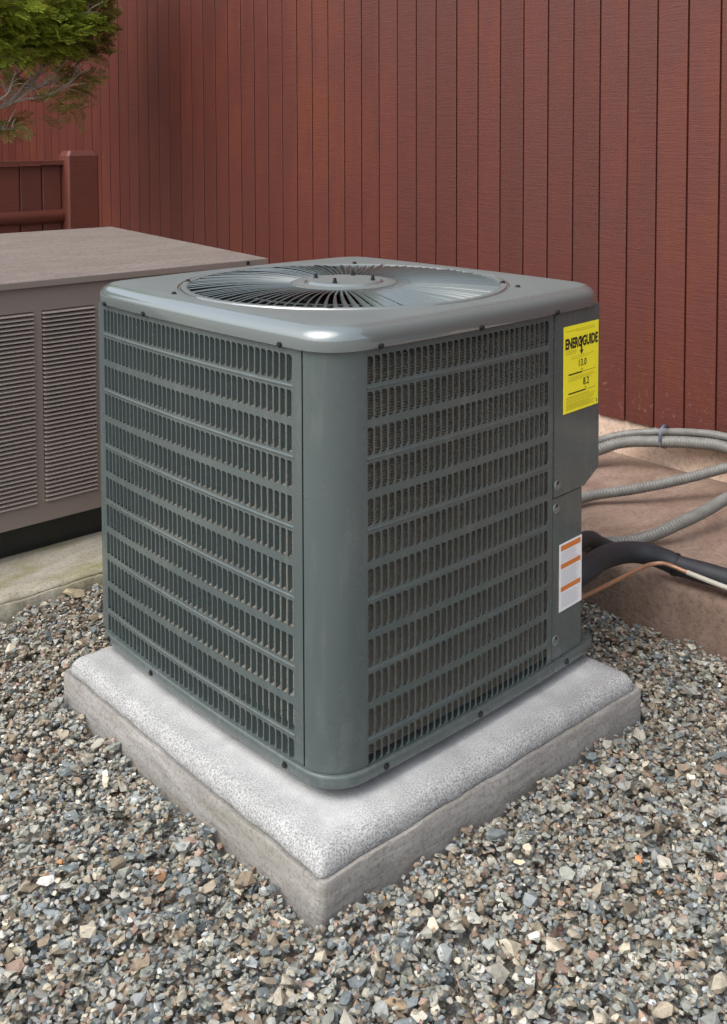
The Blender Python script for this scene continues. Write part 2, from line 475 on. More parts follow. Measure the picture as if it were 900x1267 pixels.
# ---------------------------------------------------------------- new concrete pad
def rounded_rect(x0, x1, y0, y1, r_, step=0.012, nc=6):
    pts = []
    for (cx, cy, a0) in ((x1 - r_, y0 + r_, -90), (x1 - r_, y1 - r_, 0), (x0 + r_, y1 - r_, 90), (x0 + r_, y0 + r_, 180)):
        pts += [(cx + r_ * math.cos(R(a0 + 90 * k / nc)), cy + r_ * math.sin(R(a0 + 90 * k / nc))) for k in range(nc + 1)]
    out = []
    for i, q in enumerate(pts):
        nx = pts[(i + 1) % len(pts)]
        d = math.hypot(nx[0] - q[0], nx[1] - q[1]); m = max(1, int(d / step))
        out += [(q[0] + (nx[0] - q[0]) * k / m, q[1] + (nx[1] - q[1]) * k / m) for k in range(m)]
    return out
def pad(name, x0, x1, y0, y1, z0, z1, lip, bevw, mats, parent=None, amp=0.002, cr=0.012):
    """Cast slab: flat top, worn rounded edge, a chipped lip, straight sides."""
    rings = [(0.0, z0), (0.0, z0 + (z1 - lip - z0) * 0.5), (0.0, z1 - lip - 0.003), (0.002, z1 - lip)]
    rings += [(0.0085, z1 - lip - 0.0005), (0.011, z1 - lip - 0.003)]
    rings += [(0.0095 + bevw * (1 - math.cos(a)), z1 - lip + lip * math.sin(a)) for a in (R(8), R(25), R(45), R(65), R(90))]
    rings += [(bevw + 0.03, z1), (bevw + 0.08, z1)]
    base = rounded_rect(x0, x1, y0, y1, cr)
    cx, cy = (x0 + x1) / 2, (y0 + y1) / 2
    hx, hy = (x1 - x0) / 2, (y1 - y0) / 2
    n, vs, fs, ms = len(base), [], [], []
    for ri, (ins, z) in enumerate(rings):
        for (x, y) in base:
            q = Vector((x * 14, y * 14, z * 14))
            chip = 0.0
            if ri in (2, 3, 4, 5): chip = amp * 1.6 * max(0, noise.noise(Vector((x * 60, y * 60, 3)))) + amp * noise.noise(q * 1.5)
            jit = amp * 0.6 * noise.noise(q)
            xx = cx + (x - cx) * (1 - (ins + chip + jit) / hx)
            yy = cy + (y - cy) * (1 - (ins + chip + jit) / hy)
            vs.append((xx, yy, z + (amp * 0.9 * noise.noise(q + Vector((5, 5, 5))) if 0 < ri < len(rings) - 2 else 0)))
    b = MB()
    b.v = vs
    for ri in range(len(rings) - 1):
        for k in range(n):
            b.f.append([ri * n + k, ri * n + (k + 1) % n, (ri + 1) * n + (k + 1) % n, (ri + 1) * n + k]); b.m.append(0 if ri < 5 else 1)
    b.f.append(list(range((len(rings) - 1) * n, len(rings) * n))); b.m.append(1)
    return b.build(name, mats, parent, 50)
newpad = pad("concrete_pad", -0.081, 0.71, -0.085, 0.715, Z_GRAVEL - 0.05, 0.0, 0.028, 0.021, [M['pad_side'], M['pad_top']])
tag(newpad, "pale square concrete slab under the grey slotted unit", "concrete slab")
oldpad = pad("concrete_pad", -0.75, 1.01, 1.135, 2.42, Z_GRAVEL - 0.06, -0.047, 0.012, 0.02, [M['pad_old'], M['pad_old']], None, 0.006, 0.02)
tag(oldpad, "mossy weathered concrete slab under the brown louvred unit", "concrete slab")

# ---------------------------------------------------------------- grey condenser unit
def yR(x): t = x / 0.72; return 0.03 * x - 0.012 * 4 * t * (1 - t)
def xL(y): t = y / 0.72; return 0.013 - 0.01 * t - 0.0135 * 4 * t * (1 - t)
def nR(x):
    s = (yR(x + 1e-3) - yR(x - 1e-3)) / 2e-3
    return Vector((s, -1, 0)).normalized()
def nL(y):
    s = (xL(y + 1e-3) - xL(y - 1e-3)) / 2e-3
    return Vector((-1, s, 0)).normalized()
def pR(x, off, z): q = Vector((x, yR(x), z)) + nR(x) * off; return q
def pL(y, off, z): q = Vector((xL(y), y, z)) + nL(y) * off; return q
def bez(a, c, b_, k=0.6, n=12):
    a, c, b_ = Vector(a), Vector(c), Vector(b_)
    h1, h2 = a + (c - a) * k, b_ + (c - b_) * k
    return [((1 - t) ** 3) * a + 3 * t * (1 - t) ** 2 * h1 + 3 * t * t * (1 - t) * h2 + t ** 3 * b_ for t in [i / n for i in range(n + 1)]]
def perimeter():
    """Counter-clockwise outline of the cabinet (xy)."""
    P = [Vector((x, yR(x))) for x in np.linspace(0.075, 0.655, 24)]
    P += bez((0.655, yR(0.655)), (0.722, 0.021), (0.720, 0.090))[1:]
    P += [Vector((0.720 - 0.014 * t + 0.008 * 4 * t * (1 - t), 0.090 + t * 0.570)) for t in np.linspace(0, 1, 20)[1:]]
    P += bez((0.706, 0.66), (0.706, 0.735), (0.630, 0.733))[1:]
    P += [Vector((0.630 - t * 0.56, 0.733 - 0.012 * t + 0.012 * 4 * t * (1 - t))) for t in np.linspace(0, 1, 20)[1:]]
    P += bez((0.07, 0.721), (xL(0.72), 0.721), (xL(0.66), 0.66))[1:]
    P += [Vector((xL(y), y)) for y in np.linspace(0.66, 0.060, 24)[1:]]
    P += bez((xL(0.060), 0.060), (0.0125, 0.0), (0.075, yR(0.075)))[1:-1]
    return P
PER = perimeter()
NPER = len(PER)
PNRM = []
for i in range(NPER):
    d = PER[(i + 1) % NPER] - PER[i - 1]
    PNRM.append(Vector((d.y, -d.x)).normalized())
def ring(off, z): return [(PER[i].x + PNRM[i].x * off, PER[i].y + PNRM[i].y * off, z) for i in range(NPER)]
def loft(b, rings, close_last=False, close_first=False, mi=0):
    n = len(rings[0]); o = len(b.v)
    vs = [q for r_ in rings for q in r_]
    fs = [(i * n + k, i * n + (k + 1) % n, (i + 1) * n + (k + 1) % n, (i + 1) * n + k) for i in range(len(rings) - 1) for k in range(n)]
    if close_last: fs.append(tuple(range((len(rings) - 1) * n, len(rings) * n)))
    if close_first: fs.append(tuple(range(n))[::-1])
    b.add(vs, fs, mi)

unit = tag(empty("air_conditioner", (0.35, 0.36, 0.0)), "grey green boxy air conditioner with slotted sides and round top fan grille", "air conditioner")
UO = Vector((0.35, 0.36, 0.0))
def upart(b, name, mats, smooth=None, parent=None):
    """Builds a part of the unit from world coordinates."""
    b.v = [(x - UO.x, y - UO.y, z - UO.z) for x, y, z in b.v]
    return b.build(name, mats, parent or unit, smooth)

Z_BASE, Z_PAN, Z_LID = 0.018, 0.040, 0.6915
# base pan: shallow tray with a rolled rim
b = MB()
def pan(off, z): return [(min(x, 0.688 + off), y, z_) for x, y, z_ in ring(off, z)]
loft(b, [pan(-0.05, 0.022), pan(-0.004, Z_BASE), pan(0.004, Z_BASE + 0.002), pan(0.0065, Z_BASE + 0.006), pan(0.0065, Z_PAN - 0.003), pan(0.0045, Z_PAN), pan(-0.008, Z_PAN)], True, True)
upart(b, "base_pan", M['unit'], 40)
for (x, y) in ((0.1, 0.09), (0.6, 0.12), (0.1, 0.62), (0.6, 0.62)):
    b = MB(); b.lathe([(0.03, -0.001), (0.03, 0.022)], (x, y, 0), 14); upart(b, "foot", M['screw'])

ROWS = [(0.681 - 0.0552 * k, 0.681 - 0.0552 * k - (0.043 if k < 11 else 0.032)) for k in range(12)]
def slotted_panel(P, s0, s1, n, m0, m1, zb, zt, hinge_low, vane, name):
    """Sheet with rows of punched slots. P(s, off, z) gives a point; slots from s0 to s1 in n columns, plain margins out to m0 and m1.
    Each slot keeps a vane hinged on one edge and bent inwards."""
    b = MB()
    pitch = (s1 - s0) / n
    strip = 0.0026
    cols = [(s0 + i * pitch, s0 + (i + 1) * pitch) for i in range(n)]
    def quad(a0, a1, z0, z1, o0=0.0, o1=0.0):
        b.add([P(a0, o0, z0), P(a1, o0, z0), P(a1, o1, z1), P(a0, o1, z1)], [(0, 1, 2, 3)])
    segs = [m0] + ([s0] if m0 < s0 - 1e-5 else []) + [c[1] for c in cols] + ([m1] if m1 > s1 + 1e-5 else [])
    lows = [ROWS[k][1] for k in range(12)]
    # bands between rows: every second one carries a raised bead
    bands = [(ROWS[0][0], zt, False)] + [(ROWS[k + 1][0], ROWS[k][1], k % 2 == 0) for k in range(11)] + [(zb, ROWS[11][1], False)]
    for (z0, z1, bead) in bands:
        if bead:
            zm = (z0 + z1) / 2
            prof = [(z0, 0), (zm - 0.0030, 0.0), (zm - 0.0012, 0.0008), (zm + 0.0010, 0.0009), (zm + 0.0028, 0.0), (z1, 0)]
        else:
            prof = [(z0, 0), (z1, 0)]
        for i in range(len(segs) - 1):
            for j in range(len(prof) - 1):
                k_ = 1.0 if s0 - 1e-6 <= segs[i] and segs[i + 1] <= s1 + 1e-6 else 0.0
                quad(segs[i], segs[i + 1], prof[j][0], prof[j + 1][0], prof[j][1] * k_, prof[j + 1][1] * k_)
    if m0 < s0 - 1e-5:
        for (zt_, zb_) in ROWS: quad(m0, s0, zb_, zt_)
    if m1 > s1 + 1e-5:
        for (zt_, zb_) in ROWS: quad(s1, m1, zb_, zt_)
    for (ztop, zbot) in ROWS:
        for (a, c) in cols:
            i0, i1 = a + strip / 2, c - strip / 2
            cz, cs = 0.0045, 0.0036
            # octagonal opening in its cell
            if hinge_low:      # free edge = high s: rounded there
                inner = [(i0, zbot), (i1 - cs, zbot), (i1, zbot + cz), (i1, ztop - cz), (i1 - cs, ztop), (i0, ztop)]
            else:
                inner = [(i0 + cs, zbot), (i1, zbot), (i1, ztop), (i0 + cs, ztop), (i0, ztop - cz), (i0, zbot + cz)]
            out = [(a, zbot), (c, zbot), (c, ztop), (a, ztop)]
            vo = [P(s, 0, z) for s, z in out]; vi = [P(s, 0, z) for s, z in inner]; vd = [P(s, -0.0016, z) for s, z in inner]
            if hinge_low: fs = [(0, 4, 9, 3), (1, 6, 5), (1, 2, 7, 6), (2, 8, 7)]
            else: fs = [(1, 2, 6, 5), (0, 4, 9), (0, 9, 8, 3), (3, 8, 7)]
            m = len(inner)
            fs += [(4 + k, 4 + (k + 1) % m, 4 + m + (k + 1) % m, 4 + m + k) for k in range(m)]
            b.add(vo + vi + vd, fs)
            # vane: bent strip, its free corner rounded off
            h = i0 if hinge_low else i1
            sg = 1 if hinge_low else -1
            pr = [(0, 0), (vane[0] * 0.35, -vane[1] * 0.5), (vane[0], -vane[1])]
            vs = []
            for q, (ds, dn) in enumerate(pr):
                e = (0, 0.0012, 0.005)[q]
                vs += [P(h + sg * ds, dn, zbot + e * 0.6), P(h + sg * ds, dn, ztop - e)]
            b.add(vs, [(0, 1, 3, 2), (2, 3, 5, 4)])
    return b
br = slotted_panel(pR, 0.0823, 0.5365, 31, 0.0785, 0.5495, Z_PAN + 0.001, Z_LID + 0.004, True, (0.0080, 0.0095), "louver_panel")
pr_ = upart(br, "louver_panel", M['unit'])
tag(pr_, label="slotted side panel beside the yellow label, coil showing through")
bl = slotted_panel(pL, 0.0835, 0.6775, 39, 0.0635, 0.698, Z_PAN + 0.001, Z_LID + 0.004, False, (0.0018, 0.0078), "louver_panel")
pl_ = upart(bl, "louver_panel", M['unit'])
tag(pl_, label="slotted side panel facing the gravel, vanes closing its slots")

# corner posts (near one is wide and smooth)
def post(pts, z0, z1, name="corner_post"):
    b = MB()
    n = len(pts)
    b.add([(x, y, z0) for x, y in pts] + [(x, y, z1) for x, y in pts], [(i, i + 1, n + i + 1, n + i) for i in range(n - 1)])
    return upart(b, name, M['unit'], 60)
near = bez((xL(0.0605), 0.0605), (0.0125, 0.0), (0.0785, yR(0.0785)), 0.6, 20)
edge0 = [pL(0.080, -0.0045, 0).xy, pL(0.0605, -0.0045, 0).xy]
post([tuple(q) for q in edge0] + [(q.x, q.y) for q in near], Z_PAN + 0.001, Z_LID + 0.004)
far = bez((0.07, 0.721), (xL(0.72), 0.721), (xL(0.70), 0.6985), 0.55, 14)
post([(q.x, q.y) for q in far] + [tuple(pL(0.6985, -0.006, 0).xy)], Z_PAN + 0.001, Z_LID + 0.004)
# rear sheet metal, away from the camera
b = MB()
rear = [(0.640, 0.10)] + [(0.690 + 0.008 * 4 * t * (1 - t), 0.10 + t * 0.56) for t in np.linspace(0, 1, 10)] + [(q.x, q.y) for q in bez((0.690, 0.66), (0.690, 0.728), (0.630, 0.728))[1:]] + [(0.07, 0.719)]
n = len(rear)
b.add([(x, y, Z_PAN) for x, y in rear] + [(x, y, Z_LID + 0.004) for x, y in rear], [(i, i + 1, n + i + 1, n + i) for i in range(n - 1)])
upart(b, "rear_panel", M['unit'], 60)

# coil: stacked spined tubes following both visible sides, behind the panels
b = MB()
coil_path = [pR(x, -0.0135, 0) for x in np.linspace(0.600, 0.09, 18)] + [Vector((q.x, q.y, 0)) for q in bez((0.09, yR(0.09) + 0.0135), (0.035, 0.026), (xL(0.09) + 0.060, 0.09), 0.6, 6)[1:-1]] + [pL(y, -0.060, 0) for y in np.linspace(0.09, 0.69, 18)]
def coil_dir(q):
    out = Vector((q.x - 0.35, q.y - 0.36, 0))
    if abs(out.y) > abs(out.x) and out.y < 0: return Vector((0, -1, 0))
    return Vector((-1, 0, 0)) if out.x < 0 else Vector((0, -1, 0))
zs_ = np.arange(Z_PAN + 0.006, Z_LID, 0.0023)
m = len(coil_path); vs = []
for i_, zc in enumerate(zs_):
    d = 0.0022 if i_ % 2 else -0.0012
    for q in coil_path:
        nn = coil_dir(q); dd = d + 0.0008 * noise.noise(Vector((q.x * 40, q.y * 40, zc * 200)))
        vs.append((q.x + nn.x * dd, q.y + nn.y * dd, zc))
b.add(vs, [(i * m + k, i * m + k + 1, (i + 1) * m + k + 1, (i + 1) * m + k) for i in range(len(zs_) - 1) for k in range(m - 1)])
upart(b, "coil", M['coil'])

# top cover: skirt, rolled shoulder, flat top, raised ring round the grille
FC = Vector((0.349, 0.361)); R_OPEN, R_RING = 0.300, 0.318
Z_TOPC = 0.7305
def circ(r_, z):
    out = []
    for q in PER:
        d = (q - FC).normalized()
        out.append((FC.x + d.x * r_, FC.y + d.y * r_, z))
    return out
def shoulder(t):   # 0..1 over the rolled edge
    a = t * math.pi / 2
    return 0.0075 - 0.030 * (1 - math.cos(a)), 0.7085 + (Z_TOPC - 0.7085) * math.sin(a)
rings = [ring(-0.004, Z_LID + 0.003), ring(0.004, Z_LID), ring(0.0068, Z_LID + 0.0015), ring(0.0078, 0.700)]
for t in (0, 0.12, 0.25, 0.38, 0.5, 0.62, 0.75, 0.88, 1.0):
    o_, z_ = shoulder(t); rings.append(ring(o_, z_))
flat = ring(-0.0265, Z_TOPC + 0.0006)
rings.append(flat)
b = MB()
# flat top to the ring: blend outline to circle, never crossing it
def blend(t):
    c_ = circ(R_RING + 0.002, Z_TOPC + 0.001); out = []
    for i in range(NPER):
        f0 = Vector(flat[i]); c0 = Vector(c_[i])
        if (f0.xy - FC).length < (c0.xy - FC).length: c0 = f0.copy() + (Vector((FC.x, FC.y, 0)) - Vector((f0.x, f0.y, 0))).normalized() * 0.0015
        out.append(tuple(f0.lerp(c0, t)))
    return out
rings += [blend(0.5), blend(1.0)]
def clip(r_, z, k):
    c_ = circ(r_, z); bl = blend(1.0); out = []
    for i in range(NPER):
        a, q = Vector(c_[i]), Vector(bl[i])
        lim = (q.xy - FC).length - 0.0012 * k
        d = (a.xy - FC)
        if d.length > lim: a = Vector((FC.x + d.normalized().x * lim, FC.y + d.normalized().y * lim, z))
        out.append(tuple(a))
    return out
rings += [clip(R_RING, Z_TOPC - 0.0012, 1), clip(R_RING - 0.003, Z_TOPC - 0.0005, 2), clip(R_RING - 0.005, Z_TOPC + 0.0022, 3), circ(R_OPEN + 0.005, Z_TOPC + 0.0032), circ(R_OPEN + 0.001, Z_TOPC + 0.002), circ(R_OPEN, Z_TOPC - 0.003), circ(R_OPEN + 0.001, Z_TOPC - 0.02)]
loft(b, rings)
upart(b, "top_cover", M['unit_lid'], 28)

# screws
def screw_mesh(r_=0.0042, h=0.004):
    b = MB()
    b.lathe([(r_ * 1.45, 0), (r_ * 1.45, h * 0.25), (r_, h * 0.3), (r_ * 0.95, h), (r_ * 0.4, h * 1.05)], n=6)
    return b.mesh("screw", M['screw'])
sme = screw_mesh()
def screw(p, nrm, parent=unit):
    o = link("screw", sme, parent)
    o.location = Vector(p) - UO
    o.rotation_euler = Vector(nrm).to_track_quat('Z', 'Y').to_euler()
    return o
for y in (0.655, 0.50, 0.105): screw(pL(y, 0.0066, 0.6955), nL(y))
for x in (0.105, 0.335, 0.551): screw(pR(x, 0.0066, 0.6955), nR(x))
for y in (0.66, 0.49, 0.10): screw(pL(y, 0.0062, 0.030), nL(y))
for x in (0.115, 0.335, 0.59): screw(pR(x, 0.0062, 0.030), nR(x))
for a in (135, -45, 45, 225):
    screw((FC.x + 0.307 * math.cos(R(a)), FC.y + 0.307 * math.sin(R(a)), Z_TOPC + 0.0028), (0, 0, 1))
for a in (-62, 152):
    screw((FC.x + 0.335 * math.cos(R(a + 10)), FC.y + 0.335 * math.sin(R(a + 10)), Z_TOPC + 0.0005), (0, 0, 1))

# fan grille: hub disc, bent radial fins, outer ring
fin = MB()
NF, SEG = 100, 7
for k in range(SEG + 1):
    t = k / SEG
    r_ = 0.098 + (R_OPEN + 0.002 - 0.098) * t
    th = R(3.5) * t ** 1.4
    w = 0.0024 + (0.0092 - 0.0024) * t
    tilt = R(46)
    dz = w * math.sin(tilt); dt = w * math.cos(tilt)
    zc = -0.002 + 0.005 * math.sin(math.pi * t) + 0.003 * (1 - t)
    er, et = Vector((math.cos(th), math.sin(th), 0)), Vector((-math.sin(th), math.cos(th), 0))
    c0 = er * r_ + Vector((0, 0, zc))
    up_ = Vector((0, 0, 1))
    # upper edge lies counter-clockwise and ends in a small folded lip, the face leans clockwise
    p1 = c0 + et * dt * 0.5 + up_ * dz * 0.5
    lip = p1 + et * 0.0022 * (0.5 + 0.5 * t) - up_ * 0.0012
    pm = c0 + up_ * 0.0006 - et * 0.0006
    p2 = c0 - et * dt * 0.5 - up_ * dz * 0.5
    fin.v += [tuple(lip), tuple(p1), tuple(pm), tuple(p2)]
for k in range(SEG):
    for j in range(3):
        fin.f.append([k * 4 + j, (k + 1) * 4 + j, (k + 1) * 4 + j + 1, k * 4 + j + 1]); fin.m.append(0)
fme = fin.mesh("grille_fin", M['fin'], 40)
grille = empty("fan_grille"); grille.parent = unit; grille.location = (FC.x - UO.x, FC.y - UO.y, 0)
for k in range(NF):
    o = link("grille_fin", fme, grille); o.location = (0, 0, Z_TOPC); o.rotation_euler = (R(random.gauss(0, 2.0)), 0, 2 * math.pi * k / NF)
b = MB(); b.lathe([(0.100, Z_TOPC - 0.006), (0.104, Z_TOPC - 0.001), (0.104, Z_TOPC + 0.003), (0.100, Z_TOPC + 0.0045), (0.078, Z_TOPC + 0.0045), (0.072, Z_TOPC + 0.0085), (0.03, Z_TOPC + 0.0095), (0.001, Z_TOPC + 0.0095)], n=64)
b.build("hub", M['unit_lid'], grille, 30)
b = MB()
for r0, z0 in ((0.202, Z_TOPC - 0.010),):
    prof = [(r0 - 0.003, z0 - 0.001), (r0 + 0.003, z0 - 0.001), (r0 + 0.003, z0 + 0.001), (r0 - 0.003, z0 + 0.001), (r0 - 0.003, z0 - 0.001)]
    rr = [[(p_ * math.cos(2 * math.pi * k / 64), p_ * math.sin(2 * math.pi * k / 64), z_) for k in range(64)] for p_, z_ in prof]
    loft(b, rr)
b.build("support_ring", M['unit_lid'], grille)
bolt = MB()
bolt.lathe([(0.0062, 0), (0.0062, 0.0015), (0.0048, 0.002), (0.0048, 0.0065), (0.0036, 0.007), (0.0036, 0.0115), (0.003, 0.012)], n=10)
bome = bolt.mesh("bolt", M['screw'], 40)
for a in (10, 100, 190, 280):
    o = link("bolt", bome, grille); o.scale = (0.8, 0.8, 0.8); o.location = (0.058 * math.cos(R(a + 22)), 0.058 * math.sin(R(a + 22)), Z_TOPC + 0.009)
# fan below the grille
fan = empty("fan"); fan.parent = unit; fan.location = (FC.x - UO.x, FC.y - UO.y, 0)
for k in range(3):
    bl_ = MB(); vs = []
    for i in range(9):
        r_ = 0.06 + 0.215 * i / 8
        for j in range(7):
            s = j / 6 - 0.5
            th = s * R(78) + 0.25 * (i / 8)
            vs.append((r_ * math.cos(th), r_ * math.sin(th), 0.655 + s * 0.055 * (0.6 + 0.4 * i / 8)))
    bl_.add(vs, [(i * 7 + j, (i + 1) * 7 + j, (i + 1) * 7 + j + 1, i * 7 + j + 1) for i in range(8) for j in range(6)])
    o = bl_.build("fan_blade", M['screw'], fan, 60); o.rotation_euler = (0, 0, R(120 * k + 35))
b = MB(); b.lathe([(0.072, 0.52), (0.075, 0.53), (0.075, 0.70), (0.06, 0.715), (0.02, 0.718)], n=32); b.build("fan_motor", M['screw'], fan, 40)
b = MB(); b.lathe([(0.29, 0.12), (0.29, 0.125)], (FC.x, FC.y, 0), 32); upart(b, "interior_shade_disc", M['black'])  # black disc, stands in for the dark inside below the fan

# electrical cover and service panel at the far end of the slotted side
def sheet(poly, off, depth, name, side_x=None):
    """Flat cover following the curved side; poly = [(x, z)] counter-clockwise."""
    b = MB(); n = len(poly)
    fr = [pR(x, off, z) for x, z in poly]; bk = [pR(x, off - depth, z) for x, z in poly]
    b.add(fr + bk, [tuple(range(n))] + [(i, n + i, n + (i + 1) % n, (i + 1) % n) for i in range(n)])
    return upart(b, name, M['unit'])
sheet([(0.5530, 0.350), (0.6535, 0.350), (0.7045, 0.374), (0.7045, Z_LID + 0.004), (0.5530, Z_LID + 0.004)], 0.0022, 0.10, "electrical_cover")
sheet([(0.5515, Z_PAN + 0.001), (0.6478, Z_PAN + 0.001), (0.6478, 0.347), (0.5515, 0.347)], 0.0, 0.10, "service_panel")
b = MB(); b.lathe([(0.0105, 0), (0.0095, 0.0012), (0.007, 0.0015), (0.004, -0.0002), (0.001, -0.0006)], n=24); dime = b.mesh("screw_dimple", M['unit_lid'], 70)
for x, z, off in ((0.561, 0.372, 0.0026), (0.561, 0.328, 0.0004), (0.561, 0.078, 0.0004)):
    o = link("screw_dimple", dime, unit); q = pR(x, off, z); o.location = q - UO; o.rotation_euler = nR(x).to_track_quat('Z', 'Y').to_euler()
    s = screw(pR(x, off, z + 0.006), nR(x)); s.scale = (0.7, 0.7, 0.7)

# -- labels on the covers -------------------------------------------------
def label_frame(x0, x1, off):
    """Origin and axes of a flat label stuck on the side between x0 and x1."""
    a, c = pR(x0, off, 0), pR(x1, off, 0)
    ux = (c - a); w = ux.length; ux.normalize()
    return a, ux, w, Vector((ux.y, -ux.x, 0))
def flat_poly(b, fr, pts, z_ref, lift, mi=0):
    a, ux, w, nn = fr
    b.add([a + ux * s + Vector((0, 0, z_ref + z)) + nn * lift for s, z in pts], [tuple(range(len(pts)))], mi)
def rect(b, fr, s0, s1, z0, z1, zr, lift, mi=0): flat_poly(b, fr, [(s0, z0), (s1, z0), (s1, z1), (s0, z1)], zr, lift, mi)
def text_mesh(txt, fr, s, z, size, zr, lift, mat, name, parent, sx=1.0, bold=0.0, align='LEFT'):
    cu = bpy.data.curves.new(name, 'FONT'); cu.body = txt; cu.size = size; cu.offset = bold; cu.align_x = align; cu.resolution_u = 3
    tmp = bpy.data.objects.new("tmp_text", cu); COL.objects.link(tmp)
    me = bpy.data.meshes.new_from_object(tmp.evaluated_get(bpy.context.evaluated_depsgraph_get()))
    bpy.data.objects.remove(tmp); bpy.data.curves.remove(cu)
    a, ux, w, nn = fr
    for v in me.vertices:
        q = a + ux * (s + v.co.x * sx) + Vector((0, 0, zr + z + v.co.y)) + nn * lift - UO - PO[0]
        v.co = q
    me.materials.clear(); me.materials.append(mat)
    o = link(name, me, parent)
    return o
PO = [Vector((0, 0, 0))]
def fine_print(b, fr, s0, s1, zs, zr, lift, hgt=0.0009):
    for z in zs:
        s = s0
        e = s1 - random.random() * (s1 - s0) * 0.25
        while s < e:
            wd = random.uniform(0.003, 0.008)
            rect(b, fr, s, min(s + wd, e), z, z + hgt, zr, lift)
            s += wd + 0.0012

# yellow energy label
fr = label_frame(0.5772, 0.6985, 0.0032)
W = fr[2]; ZB = 0.5005; H = 0.163
b = MB(); a_, ux_, w_, nn_ = fr
q0 = [a_ + ux_ * s + Vector((0, 0, ZB + z)) for s, z in ((0, 0), (W, 0), (W, H), (0, H))]
b.add([q for q in q0] + [q + nn_ * 0.0005 for q in q0], [(4, 5, 6, 7), (0, 1, 5, 4), (1, 2, 6, 5), (2, 3, 7, 6), (3, 0, 4, 7)])
ylab = upart(b, "energy_label", M['yellow']); tag(ylab, label="yellow energy label with black print")
L = 0.0009
t1 = text_mesh("ENERG", fr, 0.0050, H - 0.0420, 0.0262, ZB, L, M['ink'], "lettering", ylab, 0.70, 0.0012)
t2 = text_mesh("GUIDE", fr, W - 0.0035, H - 0.0420, 0.0262, ZB, L, M['ink'], "lettering", ylab, 0.70, 0.0012, 'RIGHT')
b = MB(); sx_ = W * 0.500
# the Y whose stem runs down into an arrow
flat_poly(b, fr, [(sx_ - 0.0075, H - 0.0245), (sx_ - 0.0045, H - 0.0245), (sx_, H - 0.031), (sx_ + 0.0045, H - 0.0245), (sx_ + 0.0075, H - 0.0245), (sx_ + 0.0022, H - 0.036), (sx_ + 0.0022, H - 0.050), (sx_ - 0.0022, H - 0.050), (sx_ - 0.0022, H - 0.036)], ZB, L)
flat_poly(b, fr, [(sx_ - 0.0065, H - 0.0495), (sx_, H - 0.0585), (sx_ + 0.0065, H - 0.0495)], ZB, L + 0.0002)
upart(b, "arrow_mark", M['ink'], None, None).parent = ylab
text_mesh("13.0", fr, W * 0.40, H - 0.080, 0.0185, ZB, L, M['ink'], "lettering", ylab, 0.95, 0.0003)
text_mesh("8.2", fr, W * 0.55, H - 0.1175, 0.0185, ZB, L, M['ink'], "lettering", ylab, 0.95, 0.0003)
for z, k, s_ in ((H - 0.0915, 0.52, W * 0.135), (H - 0.1275, 0.62, W * 0.135)):
    b = MB()
    flat_poly(b, fr, [(s_, z - 0.0015), (W * k, z - 0.0015), (W * k, z - 0.0004), (W * 0.90, z - 0.0004), (W * 0.90, z + 0.006), (W * 0.895, z + 0.006), (W * 0.895, z + 0.0003), (W * k, z + 0.0003), (W * k, z + 0.0012), (s_, z + 0.0012)], ZB, L)
    o = upart(b, "scale_bar", M['ink']); o.parent = ylab
    b = MB(); flat_poly(b, fr, [(W * k - 0.0022, z + 0.0058), (W * k, z + 0.0022), (W * k + 0.0022, z + 0.0058)], ZB, L)
    o = upart(b, "scale_pointer", M['ink']); o.parent = ylab
b = MB(); rect(b, fr, W * 0.945, W * 0.965, 0.0045, 0.0105, ZB, L); o = upart(b, "corner_mark", M['ink']); o.parent = ylab
b = MB()
fine_print(b, fr, 0.008, W * 0.4, [H - 0.010], ZB, L)
fine_print(b, fr, W * 0.35, W * 0.95, [H - 0.009, H - 0.0125], ZB, L)
fine_print(b, fr, 0.008, W * 0.42, [H - 0.047, H - 0.050, H - 0.053], ZB, L)
fine_print(b, fr, 0.026, W * 0.86, [H - 0.060, H - 0.0635], ZB, L)
fine_print(b, fr, 0.016, W * 0.93, [H - 0.0985, H - 0.1015, H - 0.1045], ZB, L)
fine_print(b, fr, 0.010, W * 0.93, [0.0285, 0.0258, 0.0225, 0.0195, 0.016, 0.0135, 0.011, 0.0085, 0.006], ZB, L, 0.0011)
o = upart(b, "fine_print", M['fine_ink']); o.parent = ylab; tag(o, kind="stuff")

# white warning label with three orange bars
fr = label_frame(0.5712, 0.6478, 0.0008)
W = fr[2]; ZB = 0.1275; H = 0.1285
b = MB(); a_, ux_, w_, nn_ = fr
q0 = [a_ + ux_ * s + Vector((0, 0, ZB + z)) for s, z in ((0, 0), (W, 0), (W, H), (0, H))]
b.add([q for q in q0] + [q + nn_ * 0.0004 for q in q0], [(4, 5, 6, 7), (0, 1, 5, 4), (1, 2, 6, 5), (2, 3, 7, 6), (3, 0, 4, 7)])
wlab = upart(b, "warning_label", M['white']); tag(wlab, label="white warning label with three orange bars")
for z0, z1 in ((H - 0.0135, H - 0.0035), (H - 0.0475, H - 0.0385), (H - 0.091, H - 0.082)):
    b = MB(); rect(b, fr, 0.005, W - 0.005, z0, z1, ZB, L); o = upart(b, "orange_bar", M['orange']); o.parent = wlab
    b = MB(); rect(b, fr, W * 0.30, W * 0.72, z0 + 0.003, z0 + 0.006, ZB, L + 0.0003)
    flat_poly(b, fr, [(W * 0.18, z0 + 0.002), (W * 0.28, z0 + 0.002), (W * 0.23, z0 + 0.008)], ZB, L + 0.0003); o = upart(b, "fine_print", M['ink' if z0 < 0 else 'orange']); o.parent = wlab
b = MB()
